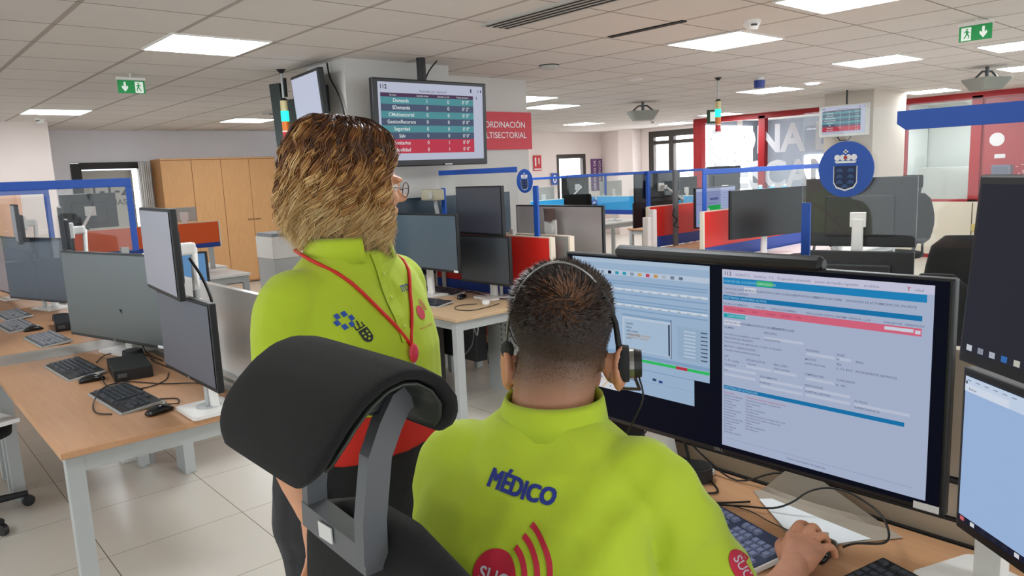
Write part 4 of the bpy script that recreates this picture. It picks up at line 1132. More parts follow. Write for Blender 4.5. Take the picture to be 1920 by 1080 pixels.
for k in range(13):
    a = pi * k / 12
    rings.append(((0, .0, .72 + .0), (0, 0, 0), (0, 0, 0)))
mb = MB(); mb.loft([((.03 * u, 0, .62 + .56 * u), (0, .26 * (1 - .85 * u ** 3) + .02, 0), (.035 - .015 * u, 0, 0)) for u in [i / 10 for i in range(11)]], 22, power=2.6)
mb.build('backrest', M_fabric, t, True)
MB().cyl((0.05, 0, .05), (0.05, 0, .66), .03, 12).build('column', M_alud, t)
mb = MB()
for k in range(5):
    a = k * 2 * pi / 5; mb.tube([(.05, 0, .08), (.05 + .28 * cos(a), .28 * sin(a), .02)], .018, 6)
mb.build('base', M_black, t)
# ================================================================= the doctor's desk
desk('light oak desk in front of the doctor with keyboards and papers', 1.12, 1.835, -.7, 1.72, group='office desks')
t = thing('desk_partition', 'beige grooved panel screen behind the big lit monitor', 'desk partition', (1.86, -.7, 0))
M_pan = mat('grooved_panel', 'c5b7a3', rough=.4)
MB().box((.03, 1.2, 1.045), (.04, 2.4, .31), bev=.003).build('board', M_pan, t)
mb = MB()
mb.box((.03, 1.2, .835), (.05, 2.4, .085)); mb.box((.022, 1.2, .755), (.05, 2.4, .06)); mb.box((.03, 1.2, .7), (.03, 2.4, .05))
mb.build('rail', mat('rail_beige', 'c2b5a2', rough=.35), t)
MB().box((-.0, 1.2, .733), (.03, 2.38, .012)).box((.01, 1.2, .883), (.035, 2.39, .006)).box((.01, 1.2, .788), (.035, 2.39, .005)).build('groove', M_slot, t)
MB().box((.03, .05, .34), (.05, .05, .68)).box((.03, 2.3, .34), (.05, .05, .68)).build('support', M_alu, t)
# --- big monitor content
bw, bh = 1.06, .485
s = Screen(bw, bh)
s.rect(0, 0, 1, 1, emt('10152a', .5), 1)
L1, L2, L3, DK = emt('a9c4e2', .98), emt('8fb2d6', .95), emt('c7d8ec', 1.0), emt('2b3b57')
# left application
s.rect(.02, .01, .475, .62, L1, 2)
s.rect(.02, .01, .475, .035, emt('b9cfe6'), 3); s.rect(.02, .075, .475, .105, L3, 3)
for k, c in enumerate(['8aa0b8', '8aa0b8', '12203c', '2aa5c0', '2aa5c0', '8fa3bb', 'd9b060', 'd04868', 'd8a050', 'b9c3cf', '7e8fa8', '6d7f98']):
    s.rect(.10 + k * .026, .082, .112 + k * .026, .10, emt(c), 4)
for v in (.135, .15, .21, .245, .262, .3): s.rect(.02, v, .47, v + .008, L2, 4)
for v, c in ((.18, 'dfe9f4'), (.272, 'dfe9f4')):
    s.rect(.04, v, .47, v + .012, emt(c), 4)
    for k in range(14): s.text('xo nelos'[k % 4:k % 4 + 4], .05 + k * .03, v + .012, .01, DK, 5)
s.rect(.2, .33, .36, .545, L3, 3); s.rect(.205, .36, .352, .54, emt('b3cce5'), 4); s.rect(.2, .33, .36, .345, L2, 5)
s.rect(.352, .36, .357, .54, DK, 5); s.rect(.38, .36, .47, .545, emt('a2bcd8'), 4); s.rect(.36, .33, .362, .555, DK, 5)
for k in range(5): s.text(['estado', 'datos', 'calle mayor', 'telefono 922', 'aviso'][k], .212, .392 + k * .022, .015, DK, 6)
s.text('prioridad inmediata', .222, .455, .015, emt('c98a3a'), 7); s.text('unidad en camino', .222, .472, .015, emt('c98a3a'), 7)
for k in range(8): s.rect(.4, .38 + k * .02, .435, .388 + k * .02, L3, 6); s.rect(.45, .375 + k * .022, .47, .38 + k * .022, DK, 6)
s.rect(.06, .565, .475, .585, L2, 4); s.rect(.06, .59, .475, .607, emt('38cf6e', .95), 4); s.rect(.375, .59, .41, .607, emt('c8384a'), 5)
s.rect(.06, .607, .475, .65, L1, 3); s.rect(.19, .64, .43, .8, L1, 3); s.rect(.19, .65, .43, .655, L2, 4); s.rect(.19, .72, .43, .722, L2, 4)
for k in range(3): s.rect(.2, .675 + k * .025, .25, .682 + k * .025, emt('7c98ba'), 4)
s.rect(.3, .69, .312, .705, emt('31476f'), 5); s.rect(.32, .695, .332, .71, emt('2c4b92'), 5)
# map
s.rect(.06, .65, .185, .82, emt('e9eaf0', .95), 3)
mp = MB()
s.rect(.1, .665, .155, .68, emt('e0983e'), 6)
for (a, b_, c_, d_) in ((.09, .8, .11, .7), (.11, .7, .135, .68), (.12, .82, .165, .72), (.1, .75, .17, .78)):
    dx, dz = c_ - a, d_ - b_; l = sqrt(dx * dx + dz * dz); px, pz = -dz / l * .003, dx / l * .003
    s.mb.quad(s.xy(a - px, b_ - pz, 4), s.xy(c_ - px, d_ - pz, 4), s.xy(c_ + px, d_ + pz, 4), s.xy(a + px, b_ + pz, 4), s.mi(emt('e6c8a8')))
s.rect(.13, .69, .134, .7, emt('c03c50'), 6); s.rect(.133, .7, .138, .712, emt('3a4a9c'), 6); s.rect(.12, .745, .124, .753, emt('4a78b0'), 6); s.rect(.15, .795, .155, .803, emt('3fb0d0'), 6)
# right application
P, P2, PW = emt('b7c3e0', .98), emt('a6b4d4', .95), emt('dde3f2', 1.0)
s.rect(.51, .02, .975, .975, P, 2); s.rect(.51, .02, .975, .06, emt('d5d6ee'), 3)
s.text('112', .515, .05, .022, emt('4a5262'), 5, .01)
s.text('AGENTE 2    Sanitarios  112    El operador conectado    puesto de mando regulador    en activo', .545, .05, .0135, emt('8087a8'), 5)
s.text('Y', .925, .05, .018, emt('c05068'), 5, .02); s.text('salud', .94, .05, .0125, emt('7a80a0'), 5)
B1, B2, PK, TL, GR, TX = emt('2391cf', .95), emt('1a80bd', .95), emt('e8708c', .95), emt('22b0c0', .95), emt('3fc27c', .95), emt('5b6684')
s.rect(.513, .062, .962, .096, B1, 4); s.rect(.6, .065, .64, .093, GR, 5)
s.text('AGENTE DEL INCIDENTE CRITICO', .515, .086, .0125, emt('8fd8f0'), 6); s.text('EMPLAZADO', .603, .086, .0125, emt('c8f2b0'), 6)
s.rect(.568, .105, .6, .13, PW, 4)
for k, tx in enumerate(['DATOS DEL INCIDENTE', 'ACTUACION', 'INFORMACION', 'LOCALIZACION', 'COMUNICACIONES', 'TRANSITO RECURSO', '112', 'REPOSICION DE ACTIVOS', 'INFORME DEL PACIENTE']):
    s.text(tx, [.517, .572, .61, .65, .69, .735, .788, .806, .873][k], .125, .0105, TX, 6)
s.text('CONTROL LLAMADA', .517, .146, .0105, TX, 6)
s.rect(.513, .155, .955, .178, B2, 4); s.text('ASISTENCIA SANITARIA ACTIVA', .515, .172, .0125, emt('a8dcf2'), 6)
for k, tx in enumerate(['RECURSO ACTUANTE', 'RECURSO', 'HORA INIC', 'DESTINO PROPUESTO', 'ESTADO', 'HORA LLEGADA', 'HOSPITAL DESTINO', 'REV. URGENCIA', 'CLAVE', 'FINALIZACION', 'OBSERVACION']):
    s.text(tx, .514 + k * .041, .204, .0095, TX, 6, sx=.9)
s.rect(.513, .21, .955, .245, PK, 4)
for k in range(6): s.text(['RECURSO BASICO', 'SVB', '08:25', 'Activado', 'CENTRO', 'AMB'][k], .52 + k * .035, .232, .0105, emt('b04060'), 6)
s.rect(.885, .217, .94, .232, PW, 5); s.rect(.943, .22, .953, .236, PW, 5)
s.rect(.515, .252, .572, .272, TL, 4); s.text('NUEVO PACIENTE', .525, .266, .0105, emt('c8f0f0'), 6)
s.rect(.515, .285, .56, .31, PW, 4)
for k, tx in enumerate(['DATOS DEL PACIENTE', 'DIAGNOSTICO DEL PACIENTE', 'LISTA DE VALORES']): s.text(tx, .517 + k * .06, .302, .011, TX, 6, .006)
rowsv = [(.33, [(.517, 'NOMBRE'), (.62, 'APELLIDOS')]), (.365, [(.517, 'Don de la o dos apellidos y numero'), (.62, 'CONSTANTES')]), (.385, [(.517, 'RELACION DEL PACIENTE'), (.72, 'TELEFONO'), (.79, 'EDAD')]), (.405, [(.517, 'Llamo al servicio de urgencias por un dolor en el pecho'), (.79, '56'), (.83, 'SEXO')]),
         (.43, [(.517, 'MOTIVO Y OBSERVACIONES'), (.72, 'MOTIVO'), (.79, 'RES')]), (.45, [(.517, 'Consulta medica telefonica paciente'), (.72, 'pasillos de la casa'), (.79, 'S - C1, 45/12'), (.83, 'ANTECEDENTES CRONICOS')]),
         (.485, [(.517, 'SIST'), (.575, 'SATURACION 02'), (.645, 'FREC CARD')]), (.505, [(.517, '9 - 94 - mmHg'), (.58, 'Normal'), (.647, 'Ritmo normal'), (.72, 'TEMPERATURA'), (.79, 'CONSCIENTE')]), (.53, [(.517, 'GLASGOW'), (.79, 'SI   NO')]),
         (.56, [(.517, 'DX'), (.61, 'TRATAMIENTO'), (.72, 'ESPECIALIDAD')]), (.59, [(.61, 'ALERGIAS'), (.72, 'HOSPITAL DESTINO'), (.83, 'N. FOLIO')]), (.62, [(.83, 'INTERCONSULTA')])]
for v, l in rowsv:
    for u, tx in l: s.text(tx, u, v, .0105, TX, 6, .003)
for (a, v, b_) in [(.62, .345, .715), (.722, .392, .785), (.79, .392, .82), (.517, .54, .6), (.517, .572, .6), (.612, .565, .715), (.612, .598, .715), (.722, .515, .785), (.722, .565, .82), (.722, .597, .82), (.83, .596, .94), (.575, .51, .64), (.645, .51, .7)]:
    s.rect(a, v, b_, v + .014, emt('c9d2e8', 1.0), 4)
s.rect(.515, .64, .93, .66, B2, 4); s.text('HISTORIAL DE ACTUACION', .517, .655, .0115, emt('a8dcf2'), 6)
for k in range(15): s.text(['Fecha inicio', 'Medico coordinador', 'Recurso enviado', 'Incidente', 'Hora llamada', 'Prioridad', 'Demanda sanitaria', 'Unidad movil'][k % 8], .517, .682 + k * .0155, .0098, TX if k else emt('c05068'), 6)
for k in range(12): s.text(['Traslado de paciente a hospital del norte', 'Con dolor en el pecho y mareo leve', 'Inicio asistencia', 'Medico', 'Sala de coordinacion', 'Prioridad uno'][k % 6], .575, .685 + k * .0155, .0098, TX if k else emt('c05068'), 6)
s.rect(.52, .93, .95, .932, emt('9aa6c8'), 4); s.text('Centro Coordinador de Urgencias', .68, .955, .0105, TX, 6)
big = monitor('big lit monitor in front of the doctor, two application windows open', (1.62, 1.045, 1.15), R(-90), 1.08, .505, content=(s,), bezel=.01, chin=.018, sidelabel=True)
for ch in children(big):
    if ch.name.startswith('stand'): bpy.data.objects.remove(ch)
mb = MB(); mb.loft([((-.28, .13, .016), (.052, 0, 0), (0, .03, 0)), ((-.28, .11, .12), (.046, 0, 0), (0, .026, 0)), ((-.28, .09, .34), (.04, 0, 0), (0, .02, 0))], 20, power=3)
mb.build('stand_neck', M_white, big)
MB().prism(rrect(.3, .2, .012), (-.28, .09, .002), (1, 0, 0), (0, 1, 0), .012).build('stand_base', M_white, big)
mb = MB(); mb.box((-.28, .05, .4), (.2, .05, .12), bev=.01); mb.build('mount', M_blacksoft, big)
t = thing('sound_bar', 'long black bar lamp lying on top of the big monitor', 'light bar', (1.635, 1.03, 1.4))
MB().tube([(0, .36, .012), (0, .35, .012), (0, -.24, .012), (0, -.25, .012)], [.012, .02, .02, .012], 14).build('bar', M_black, t)
MB().box((0, .05, .0), (.03, .06, .02)).build('clip', M_black, t)
# right pair of monitors
s = Screen(.575, .31); s.rect(0, 0, 1, 1, emt('33343f', .85), 1)
for k, c in enumerate(['dfe4ee', '9aa3b4', 'c2cad8', '3d7cc8', 'd8d4c6', 'e8e8ee', '48b4d8', 'f0f0f2', 'cf6a5a']): s.rect(.02 + k * .052, .955, .045 + k * .052, .99, emt(c, .9), 2)
YR = R(-128)
dirw = Vector((cos(YR), sin(YR), 0))
def ctr(left, w, z): q = Vector((*left, z)) + dirw * (w / 2); return tuple(q)
monitor('dark upper monitor at the right edge with a row of taskbar icons', ctr((1.545, .462), .6, 1.435), YR, .6, .35, tilt=R(-4), content=(s,), dell=False, stand=False, arm=[(0, .2, .5)])
s = Screen(.575, .29); s.rect(0, 0, 1, 1, emt('a9c6f0', 1.0), 1); s.rect(0, 0, 1, .1, emt('cfdff6', 1.05), 2); s.rect(0, .05, .2, .1, emt('dfe9fa', 1.05), 3); s.rect(0, .955, 1, 1, emt('23263c', .8), 3)
for k, c in enumerate(['d86a70', 'e8e8f0', '2a2d40', '2a2d40', '2a2d40', 'e8e8f0', '3558b8', 'e8e0d0', 'e8e8f0', '40b8c8']): s.rect(.01 + k * .05, .962, .03 + k * .05, .99, emt(c), 4)
for k in range(6): s.rect(.01 + k * .04, .02, .03 + k * .04, .025, emt('7d86a0'), 4)
s.text('buscar', .02, .085, .02, emt('5d6680'), 4); s.rect(.005, .03, .012, .05, emt('202430'), 4)
monitor('lit pale-blue monitor at the right edge over a white foot', ctr((1.545, .462), .6, 1.085), YR, .6, .325, content=(s,), dell=False, stand=False)
t = thing('monitor_stand', 'white monitor foot on the desk at the right edge', 'monitor stand', (1.66, .42, DZ), R(-110))
MB().prism(rrect(.24, .19, .02), (0, 0, 0), (1, 0, 0), (0, 1, 0), .014).build('base', M_white, t)
MB().box((-.02, .02, .12), (.06, .03, .22), bev=.006).build('neck', M_white, t)
MB().box((0, -.02, .0145), (.05, .06, .002)).build('grey_pad', M_grey, t)
# keyboards
kA = keyboard('keyboard under the doctor\'s arm with pale rim and bluish keys', (1.505, 1.015), R(-106), True, frame=M_white, d=.17)
kA2 = keyboard('black keyboard at the bottom edge, right of the hand', (1.475, .434), R(-107), True, frame=M_black, d=.165)
blue_key = mat('keycap_blue', '8791b4', rough=.3); kb_case = mat('keyboard_navy', '3b4460', rough=.4)
for ch in children(kA):
    if ch.name.startswith('key'): ch.data.materials[0] = blue_key
    if ch.name.startswith('case'): ch.data.materials[0] = kb_case
t = MB(); add_text(t, 'DELL', (.165, .058, .02), (1, 0, 0), (0, 1, 0), .012, 0, .01)
t.tube([(.18 + .022 * cos(a * pi / 10), .0625 + .011 * sin(a * pi / 10), .0205) for a in range(20)], .0007, 4, closed=True)
t.build('logo', M_black, kA)
# papers
t = thing('papers', 'paper sheets with painted sun and shade under the hand, leaning on the panel', 'papers', (0, 0, DZ))
def sheet(mbx, pts, dz=0, n=8):
    a, b, c, d = [Vector(p) for p in pts]; vs_ = []; fs = []
    for i in range(n + 1):
        for j in range(n + 1):
            u, v = i / n, j / n
            p = (a * (1 - u) + b * u) * (1 - v) + (d * (1 - u) + c * u) * v
            over = max(0, p.x - 1.795)
            z = .003 + dz + over * .0
            if over > 0: p = Vector((1.795 + over * .12, p.y, 0)); z += over * .75
            vs_.append(Vector((p.x, p.y, z)))
    for i in range(n):
        for j in range(n): fs.append((i * (n + 1) + j, (i + 1) * (n + 1) + j, (i + 1) * (n + 1) + j + 1, i * (n + 1) + j + 1))
    mbx.add(vs_, fs)
mb = MB(); sheet(mb, [(1.775, 1.035, 0), (1.93, .93, 0), (1.78, .64, 0), (1.56, .79, 0)]); mb.build('shaded_sheet', mat('paper_shaded', 'a89c8e', rough=.8), t)  # shade on the paper put in as a greyer tone
mb = MB(); sheet(mb, [(1.735, .995, 0), (1.76, .97, 0), (1.72, .69, 0), (1.565, .785, 0)], .002); mb.build('white_band', mat('paper_sunlit', 'eef2f6', rough=.7), t)  # sunlit band of the paper put in as a white overlay
# small things
t = thing('speaker_puck', 'round black speaker puck beside the white monitor stand', 'speaker', (1.745, 1.2, DZ))
MB().cyl((0, 0, 0), (0, 0, .04), .046, 32, .044).build('body', mat('puck_black', '2a2a2c', rough=.6), t)
MB().cyl((0, 0, .04), (0, 0, .042), .038, 32).build('top', M_black, t)
o = mouse('black mouse under the doctor\'s right hand', (1.585, .745), R(-80))
for i, (lb, pts, r) in enumerate([
    ('black cable looping from the doctor\'s mouse over the papers', [(1.59, .70, .77), (1.6, .675, .785), (1.63, .63, .79), (1.68, .635, .79), (1.74, .675, .80), (1.765, .72, .81), (1.775, .78, .82), (1.77, .83, .815), (1.745, .865, .80), (1.715, .89, .775), (1.69, .93, .755), (1.65, 1.0, .752), (1.60, 1.1, .747), (1.62, 1.18, .747)], .0028),
    ('black cable crossing the desk from the speaker puck', [(1.745, 1.15, .745), (1.7, 1.1, .745), (1.66, 1.12, .745), (1.6, 1.13, .745), (1.63, 1.07, .745), (1.7, 1.0, .747)], .0028),
    ('black cable curving along the beige panel', [(1.74, 1.34, .97), (1.78, 1.3, .87), (1.8, 1.2, .78), (1.8, 1.1, .745), (1.82, 1.0, .79), (1.82, .93, .8), (1.81, .9, .76)], .0028),
    ('black cable hanging from the big monitor over its white foot', [(1.72, 1.36, .95), (1.7, 1.35, .86), (1.66, 1.42, .78), (1.62, 1.44, .79), (1.62, 1.42, .752), (1.6, 1.38, .745)], .0028),
    ('thick black cable down to the desk beside the white stand', [(1.73, 1.3, .96), (1.76, 1.26, .85), (1.775, 1.24, .745)], .005),
    ('thin cable beside the keyboard', [(1.66, 1.16, .745), (1.64, 1.08, .745), (1.655, .98, .745), (1.63, .9, .747), (1.61, .8, .75)], .0015)]):
    cable(lb, pts, r)
t = thing('round_case', 'round black cushion-like case behind the monitor stand', 'case', (1.8, 1.47, DZ))
MB().loft([((0, 0, .0), (.025, 0, 0), (0, .1, 0)), ((0, 0, .05), (.03, 0, 0), (0, .15, 0)), ((0, 0, .12), (.03, 0, 0), (0, .16, 0)), ((0, 0, .17), (.015, 0, 0), (0, .12, 0))], 28, power=2.2).build('body', M_fabric, t, True)
t = thing('snack_box', 'small red and white carton behind the doctor\'s collar', 'carton', (1.72, 1.57, DZ), R(0))
MB().box((0, 0, .06), (.06, .09, .12), bev=.002).build('box', mat('carton_red', 'c23440', rough=.5), t)
MB().box((-.0312, 0, .09), (.002, .092, .05)).build('label_band', M_sign_w, t)
mb = MB(); add_text(mb, 'on', (-.0335, .0, .075), (0, -1, 0), (0, 0, 1), .03, 0, .02); mb.build('lettering', M_bluedk, t)
# glass screen above the panel
t = thing('glass_screen', 'clear glass screen with a blue top bar above the big monitor', 'glass screen', (1.9, 0, 0))
MB().box((0, .22, 1.47), (.006, 1.5, .6)).build('pane', M_glassh, t)
mb = MB(); mb.prism([(-.53, 1.71), (.715, 1.71), (.735, 1.725), (.735, 1.755), (-.53, 1.755)][::-1], (-.004, 0, 0), (0, 1, 0), (0, 0, 1), .008)
mb.build('blue_bar', M_blue, t)
MB().box((-.004, .957, 1.462), (.006, .024, .15), bev=.001).build('blue_strip', M_blue, t)
emblem_disc('large blue disc with the crowned coat of arms on the near glass', (1.89, .851, 1.622), (-1, 0, 0), .07)
# ================================================================= people helpers
M_skin = mat('skin', 'c98d6c', rough=.5, noise_amt=.05, nscale=40, sss=.12, bump=.12, bscale=220)
M_skin2 = mat('skin_fair', 'd89c78', rough=.5, noise_amt=.05, nscale=40, sss=.12, bump=.1, bscale=220)
M_hivis = mat('hivis_fabric', 'b4ca26', rough=.8, bump=.12, bscale=900, sheen=.15, noise_amt=.02, nscale=8)
M_trouser = mat('navy_trousers', '17181d', rough=.85, bump=.2, bscale=500, sheen=.1)
def fuse(mb, name, mat_, parent, voxel=.006, smooth=4, base=(0, 0, 0), post=None):
    """merge overlapping closed shapes into one continuous skin"""
    me = bpy.data.meshes.new(name); me.from_pydata([tuple(v) for v in mb.v], [], mb.f); me.update()
    o = bpy.data.objects.new(name, me)
    bm = bmesh.new(); bm.from_mesh(me); bmesh.ops.recalc_face_normals(bm, faces=bm.faces); bm.to_mesh(me); bm.free()
    md = o.modifiers.new('r', 'REMESH'); md.mode = 'VOXEL'; md.voxel_size = voxel
    if smooth:
        m2 = o.modifiers.new('s', 'SMOOTH'); m2.factor = .5; m2.iterations = smooth
    nm = evaluated(o)
    bpy.data.objects.remove(o)
    o = bpy.data.objects.new(name, nm); nm.name = name
    nm.materials.clear(); nm.materials.append(mat_)
    if post: post(nm)
    nm.polygons.foreach_set('use_smooth', [True] * len(nm.polygons))
    put(o, parent)
    o.location = -Vector(base)
    return o
def bvh_of(o, base):
    me = o.data
    return BVHTree.FromPolygons([v.co.copy() for v in me.vertices], [tuple(p.vertices) for p in me.polygons])
def decal(name, mbd, bvh, direction, mats, parent, base, off=.0018, cuts=1):
    """press flat artwork (world coordinates) onto a surface along `direction`"""
    me = bpy.data.meshes.new(name); me.from_pydata([tuple(v) for v in mbd.v], [], mbd.f)
    if not isinstance(mats, (list, tuple)): mats = [mats]
    for q in mats: me.materials.append(q)
    me.polygons.foreach_set('material_index', mbd.m)
    bm = bmesh.new(); bm.from_mesh(me)
    bmesh.ops.triangulate(bm, faces=bm.faces[:])
    for _ in range(cuts):
        long_ = [e for e in bm.edges if e.calc_length() > .008]
        if long_: bmesh.ops.subdivide_edges(bm, edges=long_, cuts=1, use_grid_fill=False)
        bmesh.ops.triangulate(bm, faces=[f for f in bm.faces if len(f.verts) > 3])
    d = Vector(direction).normalized(); kill = []
    for v in bm.verts:
        h = bvh.ray_cast(v.co - d * .5, d)
        if h[0] is None: kill.append(v)
        else: v.co = h[0] - d * off
    if kill: bmesh.ops.delete(bm, geom=kill, context='VERTS')
    bm.to_mesh(me); bm.free()
    o = bpy.data.objects.new(name, me); put(o, parent); o.location = -Vector(base)
    return o
def head_shapes(mb, C, F, Rr, s=1.0, w=.078, chinz=-.115, nose=True):
    """head built round its centre C, facing F"""
    C, F, Rr = Vector(C), Vector(F), Vector(Rr); U = Rr.cross(F) if Rr.cross(F).z > 0 else F.cross(Rr)
    Mx = Matrix((F, -Rr, U)).transposed()
    def e(f, r, u, rf, rr_, ru, n=24): mb.sphere(C + (F * f + Rr * r + U * u) * s, (rf * s, rr_ * s, ru * s), n, Mx)
    e(-.008, 0, .025, .1, w, .092)
    e(.01, 0, -.01, .088, w * .93, .085)
    e(.03, 0, -.055, .062, w * .78, .06)
    e(.062, 0, -.092, .03, .032, .026)      # chin
    for q in (-1, 1):
        e(.035, q * .045, -.065, .045, .02, .04)   # jaw corner
        e(.075, q * .034, -.022, .022, .022, .02)  # cheek bone
        e(.088, q * .03, .022, .016, .026, .009)   # brow
    if nose:
        e(.098, 0, .0, .012, .009, .026); e(.112, 0, -.018, .016, .012, .012)
        for q in (-1, 1): e(.1, q * .011, -.024, .012, .008, .008)
    e(.094, 0, -.047, .012, .022, .006); e(.092, 0, -.057, .012, .02, .007)
    return U
def ear(mb, C, F, Rr, U, side, s=1.0, z=-.022, f=-.012, w=.078, stick=1.0):
    c = Vector(C) + (F * f + Rr * side * (w + .004 * stick) + U * z) * s
    A = (F * .35 * -1 + Rr * side * .93).normalized()      # outwards and back
    T = A.cross(U).normalized()
    Mx = Matrix((A, T, U)).transposed()
    # helix ring, lobe, inner shell
    pts = []
    for k in range(16):
        a = 2 * pi * k / 16
        pts.append(c + (T * (cos(a) * .0165) + U * (sin(a) * .0265 + .002) + A * .012) * s)
    mb.tube(pts, .0058 * s, 8, closed=True)
    mb.sphere(c + (A * .009 + U * .002) * s, (.0065 * s, .0175 * s, .0275 * s), 16, Mx)
    mb.sphere(c + (A * .008 - U * .024) * s, (.0075 * s, .0115 * s, .0125 * s), 12, Mx)
    mb.sphere(c - A * .004 * s, (.014 * s, .012 * s, .024 * s), 12, Mx)

def limb(mb, pts, radii, n=18):
    """tapered limb through the joints, rounded at the ends"""
    P = [Vector(p) for p in pts]; out = []; rr = []
    K = 6
    for i in range(len(P) - 1):
        p0 = P[i - 1] if i else P[0] * 2 - P[1]; p1 = P[i]; p2 = P[i + 1]; p3 = P[i + 2] if i + 2 < len(P) else P[-1] * 2 - P[-2]
        for k in range(K):
            t = k / K
            out.append(.5 * ((2 * p1) + (-p0 + p2) * t + (2 * p0 - 5 * p1 + 4 * p2 - p3) * t * t + (-p0 + 3 * p1 - 3 * p2 + p3) * t ** 3))
            rr.append(radii[i] * (1 - t) + radii[i + 1] * t)
    out.append(P[-1]); rr.append(radii[-1])
    mb.tube(out, rr, n)
    mb.sphere(out[0], rr[0], 14); mb.sphere(out[-1], rr[-1], 14)
def finger(mb, pts, r0=.0088, r1=.0072):
    n = len(pts)
    limb(mb, pts, [r0 + (r1 - r0) * i / (n - 1) for i in range(n)], 10)
def folds(me, amp, freq, seed=0, stretch=(1, 1, .45), zr=None):
    ns = [Vector(v.normal) for v in me.vertices]
    for v, nn in zip(me.vertices, ns):
        p = Vector((v.co.x * stretch[0], v.co.y * stretch[1], v.co.z * stretch[2])) * freq + Vector((seed, seed * 2.1, -seed))
        q = noise.noise(p) ; r_ = 1 - abs(noise.noise(p * 1.7 + Vector((3, 1, 7)))) * 2
        v.co += nn * (q * .6 + (r_ - .6) * .5) * amp

# ================================================================= the doctor at the desk
mroot = (.62, .80, 0)
man = thing('person', 'seated person with short dark hair and headset, in a yellow polo reading MÉDICO', 'person', mroot)
aB = R(27); FB = Vector((cos(aB), sin(aB), 0)); RB = Vector((sin(aB), -cos(aB), 0)); UZ = Vector((0, 0, 1))
aH = R(41); FH0 = Vector((cos(aH), sin(aH), -.10)).normalized(); RH = Vector((sin(aH), -cos(aH), 0))
HC = Vector((.885, .880, 1.365))
def torso_rings(data, Rv, Fv, g=0.0):
    return [((x, y, z), Rv * (w + g), Fv * (d + g)) for (x, y, z, w, d) in data]
MT = [(.62, .79, .47, .15, .12), (.62, .79, .56, .18, .135), (.63, .79, .68, .172, .13), (.655, .79, .82, .172, .128), (.69, .797, .97, .19, .135), (.73, .808, 1.08, .19, .134), (.757, .817, 1.155, .184, .12), (.777, .825, 1.2, .162, .098), (.792, .832, 1.23, .118, .08), (.807, .842, 1.26, .075, .068)]
SR, ER, WR_ = Vector((.857, .675, 1.16)), Vector((1.0, .615, .895)), Vector((1.395, .715, .795))
SL, EL, WL = Vector((.70, .958, 1.17)), Vector((.705, 1.0, .91)), Vector((.93, 1.0, .80))
b = MB()
b.loft(torso_rings(MT, RB, FB, -.014), 28, power=2.4)
limb(b, [(.80, .838, 1.18), (.822, .848, 1.26), (.86, .868, 1.33)], [.074, .068, .066], 20)
head_shapes(b, HC, FH0, RH, 1.0, .08)
UH = RH.cross(FH0).normalized()
for q in (-1, 1): ear(b, HC, FH0, RH, UH, q, 1.12, -.045, -.012, .072, 1.1)
limb(b, [SR, ER, (1.22, .66, .825), WR_], [.056, .047, .042, .03])
limb(b, [SL, EL, (.83, 1.02, .83), WL], [.056, .044, .04, .028])
# right hand on the mouse
KN = [(1.500, .780), (1.508, .754), (1.500, .728), (1.482, .704)]
b.loft([((1.385, .715, .795), (0, .028, 0), (0, 0, .023)), ((1.42, .722, .798), (0, .039, 0), (0, 0, .022)), ((1.46, .735, .80), (.004, .048, 0), (0, 0, .021)), ((1.497, .742, .797), (.004, .049, 0), (0, 0, .018)), ((1.515, .742, .792), (0, .042, 0), (0, 0, .013))], 20, power=2.6)
for k, (x, y) in enumerate(KN):
    b.sphere((x - .002, y, .806), (.014, .0125, .011), 12)
TIP = [[(1.500, .780, .802), (1.548, .786, .810), (1.578, .788, .800), (1.602, .788, .784)],
       [(1.508, .756, .803), (1.553, .757, .812), (1.578, .756, .796), (1.586, .755, .778)],
       [(1.500, .731, .800), (1.543, .729, .805), (1.564, .727, .789), (1.570, .726, .772)],
       [(1.482, .707, .797), (1.520, .701, .798), (1.540, .699, .782), (1.546, .698, .767)]]
for f_, r0 in zip(TIP, (.0112, .0114, .0108, .0098)): finger(b, f_, r0, r0 * .86)
finger(b, [(1.42, .752, .79), (1.46, .785, .784), (1.50, .806, .776), (1.532, .812, .768)], .0125, .0088)
for q, (xx, yy) in enumerate(((.96, 1.0), (1.0, .985), (.995, .965), (.985, .945))):
    finger(b, [(.95, .99 - q * .018 + .02, .792), (1.0, .995 - q * .02 + .02, .787), (1.035, .99 - q * .02 + .02, .765)], .009, .0075)
b.loft([((.915, 1.0, .80), (0, .026, 0), (0, 0, .02)), ((.96, .99, .797), (0, .042, 0), (0, 0, .016)), ((.995, .985, .79), (0, .036, 0), (0, 0, .01))], 18)
finger(b, [(.94, .96, .785), (.97, .94, .78), (1.0, .935, .775)], .011, .008)
# legs
for s_, kx in ((-1, 0), (1, 0)):
    hip = Vector((.66, .79, .53)) + RB * .09 * s_
    kn = Vector((1.08, .80, .53)) + Vector((0, -.13 * s_, 0)); an = kn + Vector((-.02, 0, -.44))
    limb(b, [hip, kn, an], [.075, .052, .038]); limb(b, [an, an + Vector((.1, 0, -.035)), an + Vector((.16, 0, -.045))], [.036, .03, .024])
mbody = fuse(b, 'body', M_skin, man, .0048, 3, mroot)
